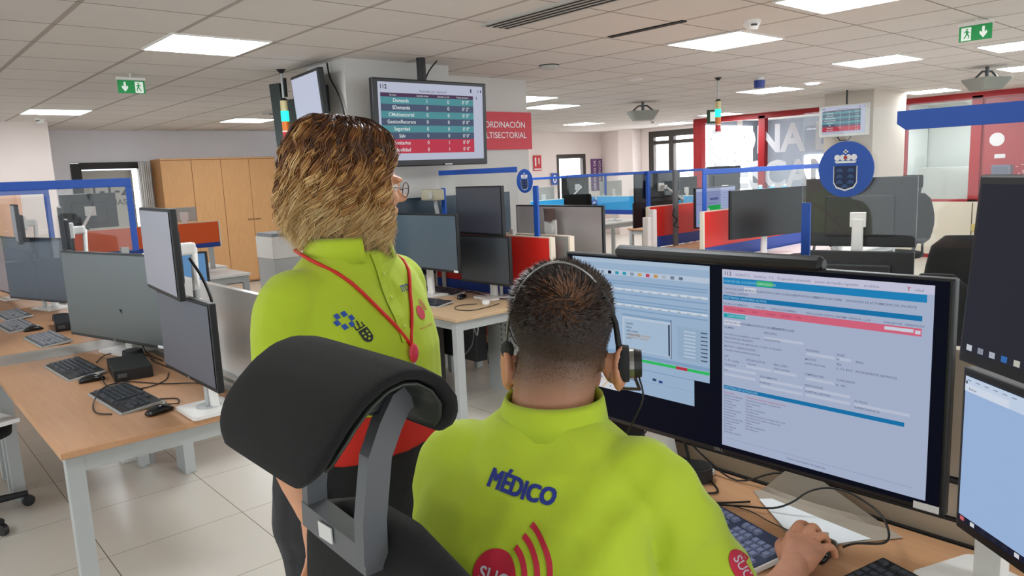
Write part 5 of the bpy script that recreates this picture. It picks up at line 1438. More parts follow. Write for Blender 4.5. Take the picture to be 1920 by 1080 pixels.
# trousers and shoes
b = MB(); b.loft([((.60, .79, .455), RB * .17, FB * .14), ((.61, .79, .5), RB * .19, FB * .155), ((.62, .79, .6), RB * .19, FB * .15), ((.63, .79, .66), RB * .18, FB * .14)], 26, power=2.5)
for s_ in (-1, 1):
    hip = Vector((.66, .79, .53)) + RB * .09 * s_
    kn = Vector((1.08, .80, .53)) + Vector((0, -.13 * s_, 0)); an = kn + Vector((-.02, 0, -.42))
    limb(b, [hip, kn, an], [.088, .068, .055])
fuse(b, 'trousers', M_trouser, man, .009, 3, mroot)
for s_ in (-1, 1):
    an = Vector((1.06, .80 - .13 * s_, .06))
    MB().loft([(an + Vector((-.05, 0, -.02)), (0, .035, 0), (0, 0, .035)), (an + Vector((.04, 0, -.02)), (0, .042, 0), (0, 0, .036)), (an + Vector((.14, 0, -.035)), (0, .045, 0), (0, 0, .022)), (an + Vector((.2, 0, -.04)), (0, .03, 0), (0, 0, .015))], 18).build('shoe', M_black, man, True, loc=-Vector(mroot))
# polo shirt
b = MB()
b.loft(torso_rings(MT[1:], RB, FB, .006), 32, power=2.5)
limb(b, [SR - Vector((.03, -.05, -.01)), SR, SR + (ER - SR) * .5, SR + (ER - SR) * .97], [.066, .07, .075, .077], 22)
limb(b, [SR - RB * .07 - UZ * .03, (ER + SR) / 2 - RB * .06 + UZ * .01, ER - RB * .05 + FB * .0], [.085, .09, .08], 20)
limb(b, [SL - Vector((-.02, .05, -.01)), SL, SL + (EL - SL) * .5, SL + (EL - SL) * .93], [.064, .066, .069, .07], 22)
b.loft([((.785, .828, 1.2), RB * .165, FB * .085), ((.795, .833, 1.225), RB * .12, FB * .078), ((.805, .84, 1.25), RB * .084, FB * .076)], 24)
def mfold(me):
    folds(me, .007, 9, 1.3, (1, 1, .6))
    NN = [Vector(v.normal) for v in me.vertices]
    for v, vn in zip(me.vertices, NN):      # diagonal drag folds from the right armpit
        d = (v.co - Vector((.80, .66, 1.02))); al = d.dot(Vector((-.3, -.15, -.75)).normalized()); ac = d.dot(RB)
        wgt = math.exp(-(d.length / .2) ** 2)
        if wgt > .02: v.co += vn * sin((ac * 1.0 + al * .7) * 75) * .005 * wgt
        d = (v.co - Vector((.66, .985, 1.0))); wgt = math.exp(-(d.length / .11) ** 2)
        if wgt > .02: v.co += vn * sin((d.z * 1.0 + d.x * .5) * 110) * .004 * wgt
mshirt = fuse(b, 'polo_shirt', M_hivis, man, .0065, 5, mroot, mfold)
# collar of the polo
def collar(parent, base, c, Rv, Fv, up, w, d, h, flare, m_, open_=.16, th=.0035, name='collar', dip=0.0):
    mb = MB(); n = 44; vs_ = []
    prof = [(0, -h * .35, .004), (0, h * .55, .0), (.004, h * .68, .0), (flare * .45, h * .45, .0), (flare, -h * .45, .0), (flare * .98 - th, -h * .45, 0), (flare * .45 - th, h * .3, 0)]
    for k in range(n + 1):
        a = pi * .5 + pi * 2 * (open_ + (1 - 2 * open_) * k / n)
        ca, sa = cos(a), sin(a)
        for (o_, z_, _) in prof:
            vs_.append(Vector(c) + Rv * (w + o_) * ca + Fv * (d + o_) * sa + Vector(up) * (z_ + dip * sa))
    m_n = len(prof); fs = []
    for k in range(n):
        for j in range(m_n):
            j2 = (j + 1) % m_n
            fs.append((k * m_n + j, k * m_n + j2, (k + 1) * m_n + j2, (k + 1) * m_n + j))
    fs.append(tuple(range(m_n))); fs.append(tuple(n * m_n + j for j in range(m_n))[::-1])
    mb.add(vs_, fs)
    return mb.build(name, m_, parent, True, loc=-Vector(base))
upc = Vector((.28, .1, 1)).normalized()
collar(mshirt, (0, 0, 0), (.818, .842, 1.258), RB, FB, upc, .076, .077, .042, .018, M_hivis, .1)
# prints on the back
bv = bvh_of(mshirt, mroot)
navy = mat('print_navy', '1c2f86', rough=.6); rprint = mat('print_red', 'c4203a', rough=.6); wprint = mat('print_pale', 'cfc9d2', rough=.6)
O = Vector((.672, .772, 1.183)); Uv = (RB * cos(R(8)) - UZ * sin(R(8))); Vv = (UZ * cos(R(8)) + RB * sin(R(8)))
b = MB()
for i_, (dx_, dy_) in enumerate(((-.0015, -.0008), (.0015, -.0008), (-.0015, .0008), (.0015, .0008), (0, 0))): add_text(b, 'MÉDICO', O + Uv * (.003 + dx_) + Vv * dy_, Uv, Vv, .0275, 0, 0, 'CENTER', 1.04)
decal('printed_word', b, bv, FB, navy, mshirt, (0, 0, 0), cuts=2)
O2 = O + RB * -.013 - UZ * .093
b = MB()
def fan(poly, o, mi): b.add([o + Uv * p[0] + Vv * p[1] for p in poly], [tuple(range(len(poly)))], mi)
fan(circle(.033, 40), O2, 0)
ce = O2
for r_ in (.041, .058, .075):
    ii = [(r_ * cos(R(a)), r_ * sin(R(a))) for a in range(8, 66, 4)]; oo = [((r_ + .0078) * cos(R(a)), (r_ + .0078) * sin(R(a))) for a in range(8, 66, 4)]
    n_ = len(ii); b.add([ce + Uv * p[0] + Vv * p[1] for p in ii + oo], [(i, i + 1, n_ + i + 1, n_ + i) for i in range(n_ - 1)], 0)
decal('printed_logo', b, bv, FB, rprint, mshirt, (0, 0, 0), cuts=3)
b = MB(); add_text(b, 'SUC', O2 - Vv * .009 - Uv * .0, Uv, Vv, .025, 0, .018, 'CENTER')
decal('logo_letters', b, bv, FB, wprint, mshirt, (0, 0, 0), off=.0028, cuts=2)
# sleeve patch
b = MB(); Us = (ER - SR).normalized(); dS = Vector((.748, .46, -.478)).normalized(); Us = (Us - dS * Us.dot(dS)).normalized(); Vs = Us.cross(dS).normalized()
Os = Vector((.955, .572, 1.03))
b.add([Os + Us * p[0] + Vs * p[1] for p in circle(.03, 30, 0, 0, .017)], [tuple(range(30))], 0)
add_text(b, 'SUC', Os - Us * .02 - Vs * .006, Us, Vs, .019, 1, .01)
decal('sleeve_patch', b, bv, dS, [rprint, wprint], mshirt, (0, 0, 0), cuts=2)

# short hair: a close cap plus single hairs
def hair_mask(f, r, u):
    """0 skin .. 1 full hair in head coordinates (metres)"""
    def ss(a, b_, x): t = max(0, min(1, (x - a) / (b_ - a))); return t * t * (3 - 2 * t)
    if f < .0: m_ = ss(-.112, .02, u)
    else: m_ = ss(-.03, .02, u) * (1 - ss(.06, .075, f) * (1 - ss(.06, .08, u)))
    return m_
hb = mbody.data
verts = hb.vertices
attr = None
cap_v = []; cap_f = []; idx = {}; cols = []
def hcoord(p):
    d = p - HC; return d.dot(FH0), d.dot(RH), d.dot(UH)
for i, v in enumerate(verts):
    f, r_, u = hcoord(v.co)
    if abs(f) > .14 or abs(r_) > .0855 or abs(u) > .16: continue
    m_ = hair_mask(f, r_, u)
    if m_ <= .02: continue
    idx[i] = len(cap_v)
    topk = max(0, min(1, (u - .0) / .08))
    vn_ = v.normal if v.normal.dot(v.co - HC) > 0 else -v.normal
    cap_v.append(v.co + vn_ * (.0006 + m_ * (.002 + .007 * topk) + noise.noise(v.co * 90) * .0012 * topk)); cols.append(m_)
for p in hb.polygons:
    if all(q in idx for q in p.vertices): cap_f.append(tuple(idx[q] for q in p.vertices))
me = bpy.data.meshes.new('hair'); me.from_pydata(cap_v, [], cap_f)
at = me.attributes.new('hair_amount', 'FLOAT', 'POINT'); at.data.foreach_set('value', cols)
me.polygons.foreach_set('use_smooth', [True] * len(me.polygons))
def hair_mat(name, ramp, attrname, rough=.45, speck=0):
    mt = bpy.data.materials.new(name); mt.use_nodes = True; nt = mt.node_tree; bs = nt.nodes['Principled BSDF']; bs.inputs['Roughness'].default_value = rough
    a_ = nt.nodes.new('ShaderNodeAttribute'); a_.attribute_name = attrname
    cr = nt.nodes.new('ShaderNodeValToRGB'); e_ = cr.color_ramp.elements
    e_[0].position, e_[0].color = ramp[0][0], lin(ramp[0][1]); e_[1].position, e_[1].color = ramp[-1][0], lin(ramp[-1][1])
    for ps, c_ in ramp[1:-1]: q = e_.new(ps); q.color = lin(c_)
    if speck:
        nz = nt.nodes.new('ShaderNodeTexNoise'); nz.inputs['Scale'].default_value = 900; nz.inputs['Detail'].default_value = 3
        tc = nt.nodes.new('ShaderNodeTexCoord'); nt.links.new(tc.outputs['Object'], nz.inputs['Vector'])
        ma = nt.nodes.new('ShaderNodeMath'); ma.operation = 'MULTIPLY_ADD'; ma.inputs[1].default_value = speck; ma.inputs[2].default_value = -speck / 2
        ad = nt.nodes.new('ShaderNodeMath'); ad.operation = 'ADD'
        nt.links.new(nz.outputs['Fac'], ma.inputs[0]); nt.links.new(ma.outputs[0], ad.inputs[0]); nt.links.new(a_.outputs['Fac'], ad.inputs[1]); nt.links.new(ad.outputs[0], cr.inputs[0])
    else: nt.links.new(a_.outputs['Fac'], cr.inputs[0])
    nt.links.new(cr.outputs[0], bs.inputs['Base Color'])
    return mt
M_mhair = hair_mat('cropped_hair', [(0, 'b57e60'), (.3, '8e6a52'), (.65, '5c4536'), (1.0, '2b1e17')], 'hair_amount', .6, .35)
me.materials.append(M_mhair)
ho = bpy.data.objects.new('hair', me); put(ho, man); ho.location = -Vector(mroot)
# individual short hairs
mb = MB(); rnd = random.Random(3); cand = [(Vector(c), m_) for c, m_ in zip(cap_v, cols) if m_ > .35]
whorl = HC - FH0 * .078 + UH * .06 + RH * .01
dens = []
for k in range(13000):
    c, m_ = rnd.choice(cand)
    f, r_, u = hcoord(c)
    nrm = (c - (HC + UH * .01)).normalized()
    topk = max(0, min(1, (u - .01) / .07))
    L = (.003 + .016 * topk * (.5 + rnd.random() * .6)) * m_
    dw = (c - whorl); dw = dw - nrm * dw.dot(nrm)
    rad = dw.normalized() if dw.length > 1e-4 else FH0
    d = (nrm * (.55 + .5 * topk) + rad * .6 + nrm.cross(rad) * .35 + Vector((rnd.uniform(-.4, .4), rnd.uniform(-.4, .4), rnd.uniform(-.3, .3)))).normalized()
    side = d.cross(nrm).normalized() * (.0004 + .0004 * topk)
    p = c + Vector((rnd.uniform(-.002, .002), rnd.uniform(-.002, .002), rnd.uniform(-.002, .002)))
    bend = (d * .7 - nrm * .25).normalized()
    q = p + d * L * .55
    mb.add([p - side, p + side, q + side * .8, q - side * .8, q + bend * L * .5], [(0, 1, 2, 3), (3, 2, 4)], 1 if (dw.length < .016 + .03 * rnd.random() ** 2 and rnd.random() < .7) else 0)
mb.build('hair_strands', [mat('dark_hair', '33231a', rough=.4, noise_amt=.6, nscale=60), mat('hair_highlight', '80573c', rough=.4)], ho)  # lighter hairs round the whorl carry its highlight in their colour
# headset
hs = thing('headset', 'black headset with a thin steel band worn by the seated person', 'headset', tuple(HC))
pts = []
for k in range(25):
    a = R(-8 + 196 * k / 24) 
    pts.append(RH * .0955 * cos(a) * (1 - .04 * sin(a)) + UH * (.146 * sin(a) - .014) - FH0 * (.012 + .062 * max(0, sin(a))))
b = MB(); b.tube(pts[3:], .0024, 8); b.build('steel_band', mat('brushed_steel', '8d8b88', rough=.3, metal=.8), hs, True)
b = MB(); b.tube([pts[0] - UH * .026, pts[0] - UH * .004, pts[1], pts[3], pts[5], pts[7]], [.0055, .0055, .0055, .005, .004, .003], 10); b.build('band_arm', M_black, hs, True)
ec = RH * .1 - UH * .045 - FH0 * .006
b = MB(); b.cyl(ec - RH * .008, ec + RH * .012, .034, 28, .031); b.build('ear_cushion', mat('foam_black', '222224', rough=.9), hs, True)
b = MB(); b.cyl(ec + RH * .012, ec + RH * .02, .026, 24); b.build('steel_ring', MATS['brushed_steel'], hs)
b = MB(); b.cyl(ec + RH * .02, ec + RH * .033, .026, 24, .023); b.build('ear_shell', M_black, hs)
b = MB(); b.tube([ec + RH * .02 - UH * .02, ec + RH * .03 - UH * .05 + FH0 * .03, ec + RH * .0 - UH * .06 + FH0 * .09], .003, 6); b.build('microphone_boom', M_black, hs)
b = MB(); l_ = -RH * .094 - UH * .005 - FH0 * .02; b.sphere(l_ - UH * .012, (.012, .012, .016), 12); b.build('temple_pad', mat('pad_dark', '2d2f2a', rough=.8), hs)
cable('headset cable hanging from the ear cup over the shoulder', [HC + ec + RH * .028 - UH * .022, HC + ec + RH * .034 - UH * .06 - FH0 * .005, HC + ec + RH * .012 - UH * .11, HC + ec + RH * -.0 - UH * .135, HC + ec + RH * .008 - UH * .158 + FH0 * .01, HC + ec + RH * .02 - UH * .175 + FH0 * .05], .0018)

# ================================================================= the doctor's chair
croot = (.72, .82, 0)
ch = thing('office_chair', 'black high-back office chair with a tilted headrest behind the seated person', 'chair', croot)
ploc = -Vector(croot)
prof = [(.320, 1.318), (.326, 1.343), (.340, 1.368), (.360, 1.391), (.385, 1.413), (.415, 1.430), (.447, 1.436), (.478, 1.430), (.505, 1.412), (.523, 1.386), (.530, 1.356), (.528, 1.330)]
def resample(pr, n):
    d = [0]
    for i in range(1, len(pr)): d.append(d[-1] + math.dist(pr[i], pr[i - 1]))
    out = []
    for k in range(n + 1):
        t = d[-1] * k / n; i = max(j for j in range(len(d)) if d[j] <= t + 1e-9); i = min(i, len(pr) - 2)
        w = (t - d[i]) / (d[i + 1] - d[i]); out.append((pr[i][0] * (1 - w) + pr[i + 1][0] * w, pr[i][1] * (1 - w) + pr[i + 1][1] * w))
    return out
pr = resample(prof, 30)
yc, hw = .845, .146
rings = []
for i, (x, z) in enumerate(pr):
    a = pr[max(0, i - 1)]; c = pr[min(len(pr) - 1, i + 1)]
    tx, tz = c[0] - a[0], c[1] - a[1]; l = math.hypot(tx, tz); nx, nz = -tz / l, tx / l
    s_ = abs(2 * i / (len(pr) - 1) - 1)
    k = 1 if s_ < .62 else sqrt(max(0.0, 1 - ((s_ - .62) / .395) ** 2))
    k = max(k, .25)
    tk = .0095 * (1 if s_ < .93 else .75)
    rings.append(((x - nx * tk, yc, z - nz * tk), (0, hw * (.62 + .38 * k), 0), (nx * tk, 0, nz * tk)))
mb = MB(); mb.loft(rings, 48, power=5)
hr = mb.build('headrest', M_fabric, ch, True, loc=ploc)
M_underside = mat('moulded_plastic', '2a2e28', rough=.42)
rings = []
for i, (x, z) in enumerate(pr[2:-1]):
    i += 2
    a = pr[max(0, i - 1)]; c = pr[min(len(pr) - 1, i + 1)]
    tx, tz = c[0] - a[0], c[1] - a[1]; l = math.hypot(tx, tz); nx, nz = -tz / l, tx / l
    s_ = abs(2 * i / (len(pr) - 1) - 1); k = 1 if s_ < .55 else sqrt(max(0.0, 1 - ((s_ - .55) / .45) ** 2))
    k = max(k, .2)
    rings.append(((x - nx * .0265, yc, z - nz * .0215), (0, (hw - .004) * (.6 + .4 * k), 0), (nx * .0035, 0, nz * .0035)))
MB().loft(rings, 40, power=5).build('inner_shell', M_underside, hr, True)
M_brk = mat('bracket_plastic', '5b5d60', rough=.4)
def strip_path(mb, pts, wy, wx):
    """flat bar following a path in x-z at given y"""
    n = len(pts); vs_ = []; fs = []
    for i, (x, y, z) in enumerate(pts):
        a = Vector(pts[max(0, i - 1)]); c = Vector(pts[min(n - 1, i + 1)]); t = (c - a).normalized()
        nn = Vector((0, 1, 0)).cross(t).normalized()
        if abs(t.y) > .7: nn = Vector((1, 0, 0))
        sd = t.cross(nn).normalized()
        for (p_, q_) in ((-1, -1), (1, -1), (1, 1), (-1, 1)): vs_.append(Vector((x, y, z)) + sd * wy / 2 * p_ + nn * wx / 2 * q_)
    for i in range(n - 1):
        for k in range(4): fs.append((i * 4 + k, i * 4 + (k + 1) % 4, (i + 1) * 4 + (k + 1) % 4, (i + 1) * 4 + k))
    fs.append((3, 2, 1, 0)); fs.append(tuple((n - 1) * 4 + k for k in range(4)))
    mb.add(vs_, fs)
mb = MB()
strip_path(mb, [(.428, .775, 1.178), (.43, .775, 1.23), (.444, .775, 1.31), (.462, .775, 1.345), (.480, .775, 1.372), (.505, .775, 1.382), (.522, .775, 1.372), (.527, .775, 1.352)], .022, .034)
strip_path(mb, [(.428, .925, 1.18), (.43, .925, 1.23), (.444, .925, 1.32), (.456, .925, 1.36), (.46, .92, 1.395)], .016, .030)
strip_path(mb, [(.428, .935, 1.192), (.428, .85, 1.186), (.428, .765, 1.182)], .036, .030)
o = mb.build('headrest_bracket', M_brk, ch, loc=ploc)
MB().sphere((.525, .772, 1.352), (.018, .013, .02), 14).box((.455, .85, 1.375), (.03, .15, .03), bev=.006).build('hinge', M_black, o)
MB().box((.4105, .862, 1.19), (.002, .036, .022), rot=(R(-2), 0, 0)).build('paper_label', mat('label_white', 'd8d6d2', rough=.6), o)
rings = []
for k in range(15):
    u = k / 14; z = .56 + .655 * u
    w = .212 * (1 - .22 * (1 - u) ** 2) * (1 if u < .9 else sqrt(max(.12, 1 - ((u - .9) / .104) ** 2)))
    rings.append(((.475 - .02 * sin(pi * u * 1.2) - .015 * u, .80, z), (0, w, 0), (-.03 if 0 < k < 14 else -.014, 0, 0)))
mb = MB(); mb.loft(rings, 40, power=3.6); bk = mb.build('backrest', M_fabric, ch, True, loc=ploc)
rings2 = [((c[0][0] - .012 if isinstance(c[0], tuple) else c[0].x, c[0][1], c[0][2]), c[1], c[2]) for c in rings]
mb = MB(); seam = []
for k in range(3, 14):
    c, U_, V_ = rings[k]; seam.append((c[0] - .026, c[1] + U_[1] * .93, c[2]))
for k in range(13, 2, -1):
    c, U_, V_ = rings[k]; seam.append((c[0] - .026, c[1] - U_[1] * .93, c[2]))

mb = MB(); mb.loft([((.74, .82, .41), (.2, 0, 0), (0, .2, 0)), ((.74, .82, .425), (.24, 0, 0), (0, .24, 0)), ((.74, .82, .455), (.245, 0, 0), (0, .245, 0)), ((.74, .82, .47), (.2, 0, 0), (0, .2, 0))], 30, power=3.6); mb.build('seat', M_fabric, ch, True, loc=ploc)
mb = MB(); mb.cyl((.72, .82, .08), (.72, .82, .41), .03, 16); mb.tube([(.68, .82, .4), (.5, .82, .41), (.455, .81, .6)], .024, 8); mb.build('column', M_alud, ch, loc=ploc)
for k in range(5):
    a = 2 * pi * k / 5 + .3
    l = MB().tube([(.72, .82, .1), (.72 + .3 * cos(a), .82 + .3 * sin(a), .07)], [.026, .016], 8).build('base_leg', M_blacksoft, ch, loc=ploc)
    MB().cyl((.72 + .3 * cos(a) - .012 * sin(a), .82 + .3 * sin(a) + .012 * cos(a), .03), (.72 + .3 * cos(a) + .012 * sin(a), .82 + .3 * sin(a) - .012 * cos(a), .03), .03, 14).build('caster', M_black, l)
# ================================================================= the standing woman
wroot = (.80, 1.43, 0)
wo = thing('person', 'standing person with curly blond-tipped hair, yellow polo and red lanyard', 'person', wroot)
aW = R(-74); FW = Vector((cos(aW), sin(aW), 0)); RW = Vector((sin(aW), -cos(aW), 0))
aWH = R(-16); FWH = Vector((cos(aWH), sin(aWH), -.12)).normalized(); RWH = Vector((sin(aWH), -cos(aWH), 0)); UWH = RWH.cross(FWH).normalized()
WC = Vector((.836, 1.459, 1.634))
cx, cy = .792, 1.437
WT = [(cx, cy, .80, .17, .14, 0), (cx, cy, .90, .195, .15, 0), (cx, cy, 1.0, .2, .155, .01), (cx, cy, 1.1, .188, .148, .015), (cx, cy, 1.2, .18, .14, .015), (cx, cy, 1.28, .182, .14, .015), (cx, cy, 1.34, .188, .128, .008), (cx, cy, 1.395, .188, .11, 0), (cx, cy, 1.44, .16, .092, 0), (cx, cy, 1.475, .115, .08, 0), (cx, cy, 1.5, .08, .07, 0)]
def wr(data, g): return [(Vector((x, y, z)) + FW * o_, RW * (w + g), FW * (d + g)) for (x, y, z, w, d, o_) in data]
WSr = Vector((cx, cy, 1.395)) + RW * .178; WEr = WSr + Vector((-.015, .0, -.27)) + RW * .01; WWr = Vector((.60, 1.315, 1.0))
WSl = Vector((cx, cy, 1.395)) - RW * .165; WEl = WSl + Vector((.02, .03, -.27)); WWl = WEl + FW * .12 + Vector((-.05, 0, -.2))
b = MB(); b.loft(wr(WT, -.014), 28, power=2.3)
limb(b, [(.80, 1.435, 1.42), (.803, 1.44, 1.5), (.812, 1.452, 1.56)], [.062, .054, .054], 18)
head_shapes(b, WC, FWH, RWH, .94, .074)
limb(b, [WSr, WEr, WWr], [.05, .042, .027]); limb(b, [WSl, WEl, WWl], [.05, .042, .027])
def simple_hand(b, W_, d, side):
    d = Vector(d).normalized(); sd = Vector(side).normalized(); nn = d.cross(sd).normalized()
    b.loft([(W_, sd * .024, nn * .018), (W_ + d * .03, sd * .034, nn * .016), (W_ + d * .07, sd * .04, nn * .013), (W_ + d * .09, sd * .034, nn * .009)], 16)
    for q in range(4):
        p = W_ + d * (.082 - .004 * abs(q - 1.2)) + sd * (.029 - q * .0195); L = [.07, .078, .072, .056][q]
        finger(b, [p, p + d * L * .45 + nn * .006, p + d * L * .78 + nn * .018, p + d * L + nn * .03], .008, .0066)
    p = W_ + d * .02 + sd * .024
    finger(b, [p, p + d * .035 + sd * .022 + nn * .006, p + d * .062 + sd * .026 + nn * .014], .0105, .0078)
simple_hand(b, WWr, (.05, -.15, -1), FW); simple_hand(b, WWl, (-.1, -.1, -1), FW)
for s_ in (-1, 1):
    hip = Vector((cx, cy, .86)) + RW * .095 * s_; kn = Vector((cx, cy, .47)) + RW * .09 * s_ + FW * .02; an = Vector((cx, cy, .08)) + RW * .085 * s_ - FW * .03
    limb(b, [hip, kn, an], [.085, .055, .038]); limb(b, [an, an + FW * .09 - UZ * .03, an + FW * .15 - UZ * .045], [.036, .03, .022])
wbody = fuse(b, 'body', M_skin2, wo, .005, 3, wroot)
# trousers
b = MB(); b.loft(wr([(cx, cy, .80, .175, .15, -.01), (cx, cy, .90, .202, .168, -.01), (cx, cy, 1.0, .2, .165, 0), (cx, cy, 1.12, .186, .15, .01)], .004), 26, power=2.4)
for s_ in (-1, 1):
    hip = Vector((cx, cy, .86)) + RW * .097 * s_ - FW * .01; kn = Vector((cx, cy, .47)) + RW * .095 * s_; an = Vector((cx, cy, .11)) + RW * .085 * s_ - FW * .03
    limb(b, [hip, kn, an], [.112, .082, .062])
def tf(me): folds(me, .006, 8, 4.2, (1, 1, .5))
wtr = fuse(b, 'trousers', M_trouser, wo, .008, 3, wroot, tf)
for s_ in (-1, 1):
    an = Vector((cx, cy, .05)) + RW * .085 * s_ - FW * .03
    MB().loft([(an - FW * .05, RW * .034, UZ * .045), (an + FW * .05, RW * .042, UZ * .045), (an + FW * .14 - UZ * .015, RW * .044, UZ * .03), (an + FW * .2 - UZ * .02, RW * .03, UZ * .02)], 18).build('shoe', M_black, wo, True, loc=-Vector(wroot))
# shirt
b = MB(); b.loft(wr([(cx, cy, 1.15, .184, .145, .015)] + WT[4:], .008), 32, power=2.35)
limb(b, [WSr - RW * .05 + UZ * .02, WSr, WSr + (WEr - WSr) * .55, WSr + (WEr - WSr) * .78], [.062, .066, .068, .07], 22)
limb(b, [WSl + RW * .05 + UZ * .02, WSl, WSl + (WEl - WSl) * .55, WSl + (WEl - WSl) * .8], [.058, .06, .062, .065], 22)
def wf(me):
    folds(me, .0065, 8, 9.1, (1, 1, .5))
wshirt = fuse(b, 'polo_shirt', M_hivis, wo, .0065, 5, wroot, wf)
b = MB(); b.loft(wr([(cx, cy, 1.085, .198, .162, .01), (cx, cy, 1.1, .201, .165, .012), (cx, cy, 1.165, .196, .158, .015), (cx, cy, 1.178, .19, .152, .015)], .003), 40, power=2.35)
def rf(me): folds(me, .004, 14, 2.1, (1, 1, .6))
fuse(b, 'red_hem', mat('red_fabric', 'd5261d', rough=.75, bump=.1, bscale=600), wshirt, .006, 3, (0, 0, 0), rf)
collar(wshirt, (0, 0, 0), (.796, 1.438, 1.5), RW, FW, (0, 0, 1), .082, .08, .046, .022, M_hivis, .07)
bvw = bvh_of(wshirt, wroot)
# placket
b = MB(); n = 14
for k in range(n):
    z0 = 1.31 + .19 * k / n; z1 = 1.31 + .19 * (k + 1) / n
    c0 = Vector((cx, cy, 0)) + FW * .3
    b.add([c0 - RW * .017 + UZ * z0, c0 + RW * .017 + UZ * z0, c0 + RW * .017 + UZ * z1, c0 - RW * .017 + UZ * z1], [(0, 1, 2, 3)])
pk = decal('placket', b, bvw, -FW, M_hivis, wshirt, (0, 0, 0), off=.004, cuts=1)
for z in (1.34, 1.40, 1.45):
    h = bvw.ray_cast(Vector((cx, cy, z)) + FW * .4, -FW)
    if h[0]: MB().sphere(h[0] + FW * .005, (.004, .004, .004), 10).build('button', mat('button_lime', 'c3d860', rough=.4), pk)
# chest prints
Uw = -RW; Oc = Vector((cx, cy, 0)) + FW * .2
dir_w = -FW
b = MB(); q0 = Oc - Uw * .128 + UZ * 1.375
for k in range(6):
    a = R(60 * k + 15); s_ = .0048; p = q0 + Uw * .0145 * cos(a) + UZ * .0125 * sin(a)
    ca, sa = cos(R(20)) * s_, sin(R(20)) * s_
    b.add([p + Uw * (-ca + sa) + UZ * (-sa - ca), p + Uw * (ca + sa) + UZ * (sa - ca), p + Uw * (ca - sa) + UZ * (sa + ca), p + Uw * (-ca - sa) + UZ * (-sa + ca)], [(0, 1, 2, 3)])
decal('blue_squares_print', b, bvw, dir_w, mat('print_blue', '1b4aa8', rough=.6), wshirt, (0, 0, 0), cuts=1)
b = MB(); q1 = Oc - Uw * .098 + UZ * 1.347
def rot2(x, y, a=R(18)): x *= .8; y *= .8; return x * cos(a) - y * sin(a), x * sin(a) + y * cos(a)
def PP(poly, mi=0):
    b.add([q1 + Uw * rot2(x, y)[0] + UZ * rot2(x, y)[1] for x, y in poly], [tuple(range(len(poly)))], mi)
PP([(-.014, .008), (.014, .008), (.014, -.016), (.008, -.024), (0, -.027), (-.008, -.024), (-.014, -.016)])
for i in range(3):
    PP([(-.016 + .0115 * i, .012), (-.0125 + .0115 * i, .012), (-.0125 + .0115 * i, .024), (-.016 + .0115 * i, .024)])
PP([(-.016, .011), (.012, .011), (.012, .014), (-.016, .014)]); PP([(-.003, .02), (.001, .02), (.001, .032), (-.003, .032)])
decal('shield_print', b, bvw, dir_w, mat('print_black', '15171c', rough=.6), wshirt, (0, 0, 0), cuts=1)
b = MB()
for (x, z) in ((-.006, .0), (.006, 0), (-.006, -.009), (.006, -.009), (0, -.017)):
    PP([(x - .0035, z - .0025), (x + .0035, z - .0025), (x + .0015, z + .0025), (x - .0015, z + .0025)])
decal('shield_marks', b, bvw, dir_w, M_hivis, wshirt, (0, 0, 0), off=.003, cuts=1)
b = MB(); add_text(b, 'ITOS', Oc + Uw * .04 + UZ * 1.405, Uw, UZ, .02, 0, .02)
decal('printed_letters', b, bvw, dir_w, navy, wshirt, (0, 0, 0), cuts=1)
b = MB(); b.add([Oc + Uw * (.078 + p[0]) + UZ * (1.355 + p[1]) for p in circle(.015, 24)], [tuple(range(24))])
for r_ in (.021, .027):
    ii = [(r_ * cos(R(a)), r_ * sin(R(a))) for a in range(0, 70, 8)]; oo = [((r_ + .003) * cos(R(a)), (r_ + .003) * sin(R(a))) for a in range(0, 70, 8)]
    b.add([Oc + Uw * (.078 + p[0]) + UZ * (1.355 + p[1]) for p in ii + oo], [(i, i + 1, len(ii) + i + 1, len(ii) + i) for i in range(len(ii) - 1)])
add_text(b, 'Servicio de Urgencias', Oc + Uw * .05 + UZ * 1.322, Uw, UZ, .007, 0, 0)
decal('printed_logo', b, bvw, dir_w, rprint, wshirt, (0, 0, 0), cuts=1)
# lanyard
def on_shirt(p, off=.004):
    h = bvw.ray_cast(Vector(p) + FW * .3, -FW); return (h[0] + FW * off) if h[0] else Vector(p)
ln = thing('lanyard', 'red neck lanyard with an oval badge reel on the yellow polo', 'lanyard', (cx, cy, 1.3))
lb = Vector((cx, cy, 1.3))
def path(side):
    pts = [Vector((cx, cy, 1.508)) - FW * .105, Vector((cx, cy, 1.505)) - FW * .075 + RW * side * .08, Vector((cx, cy, 1.492)) + RW * side * .114 + FW * .005]
    for k in range(9):
        t = k / 8; x = side * (.108 * (1 - t) ** 1.1 + .0); z = 1.465 - .165 * t
        pts.append(on_shirt(Vector((cx, cy, z)) + RW * x + Uw * .004))
    return [p - lb for p in pts]
M_lan = mat('lanyard_red', 'd0221c', rough=.6)
for s_ in (1, -1):
    MB().tube(path(s_), .0038, 8).build('strap', M_lan, ln, True)
bp = on_shirt(Vector((cx, cy, 1.285)), .008) - lb
Mx = Matrix((FW, -RW, UZ)).transposed()
MB().sphere(bp, (.006, .014, .021), 18, Mx).build('badge_reel', mat('reel_pink', 'd8344a', rough=.35), ln, True)
MB().tube([bp - UZ * .02, bp - UZ * .045], .003, 8).box(bp - UZ * .052, (.008, .008, .014), bev=.001).build('clip', M_alu, ln)
MB().tube([bp - UZ * .036, bp - UZ * .045], .0058, 10).build('red_collar', M_lan, ln)
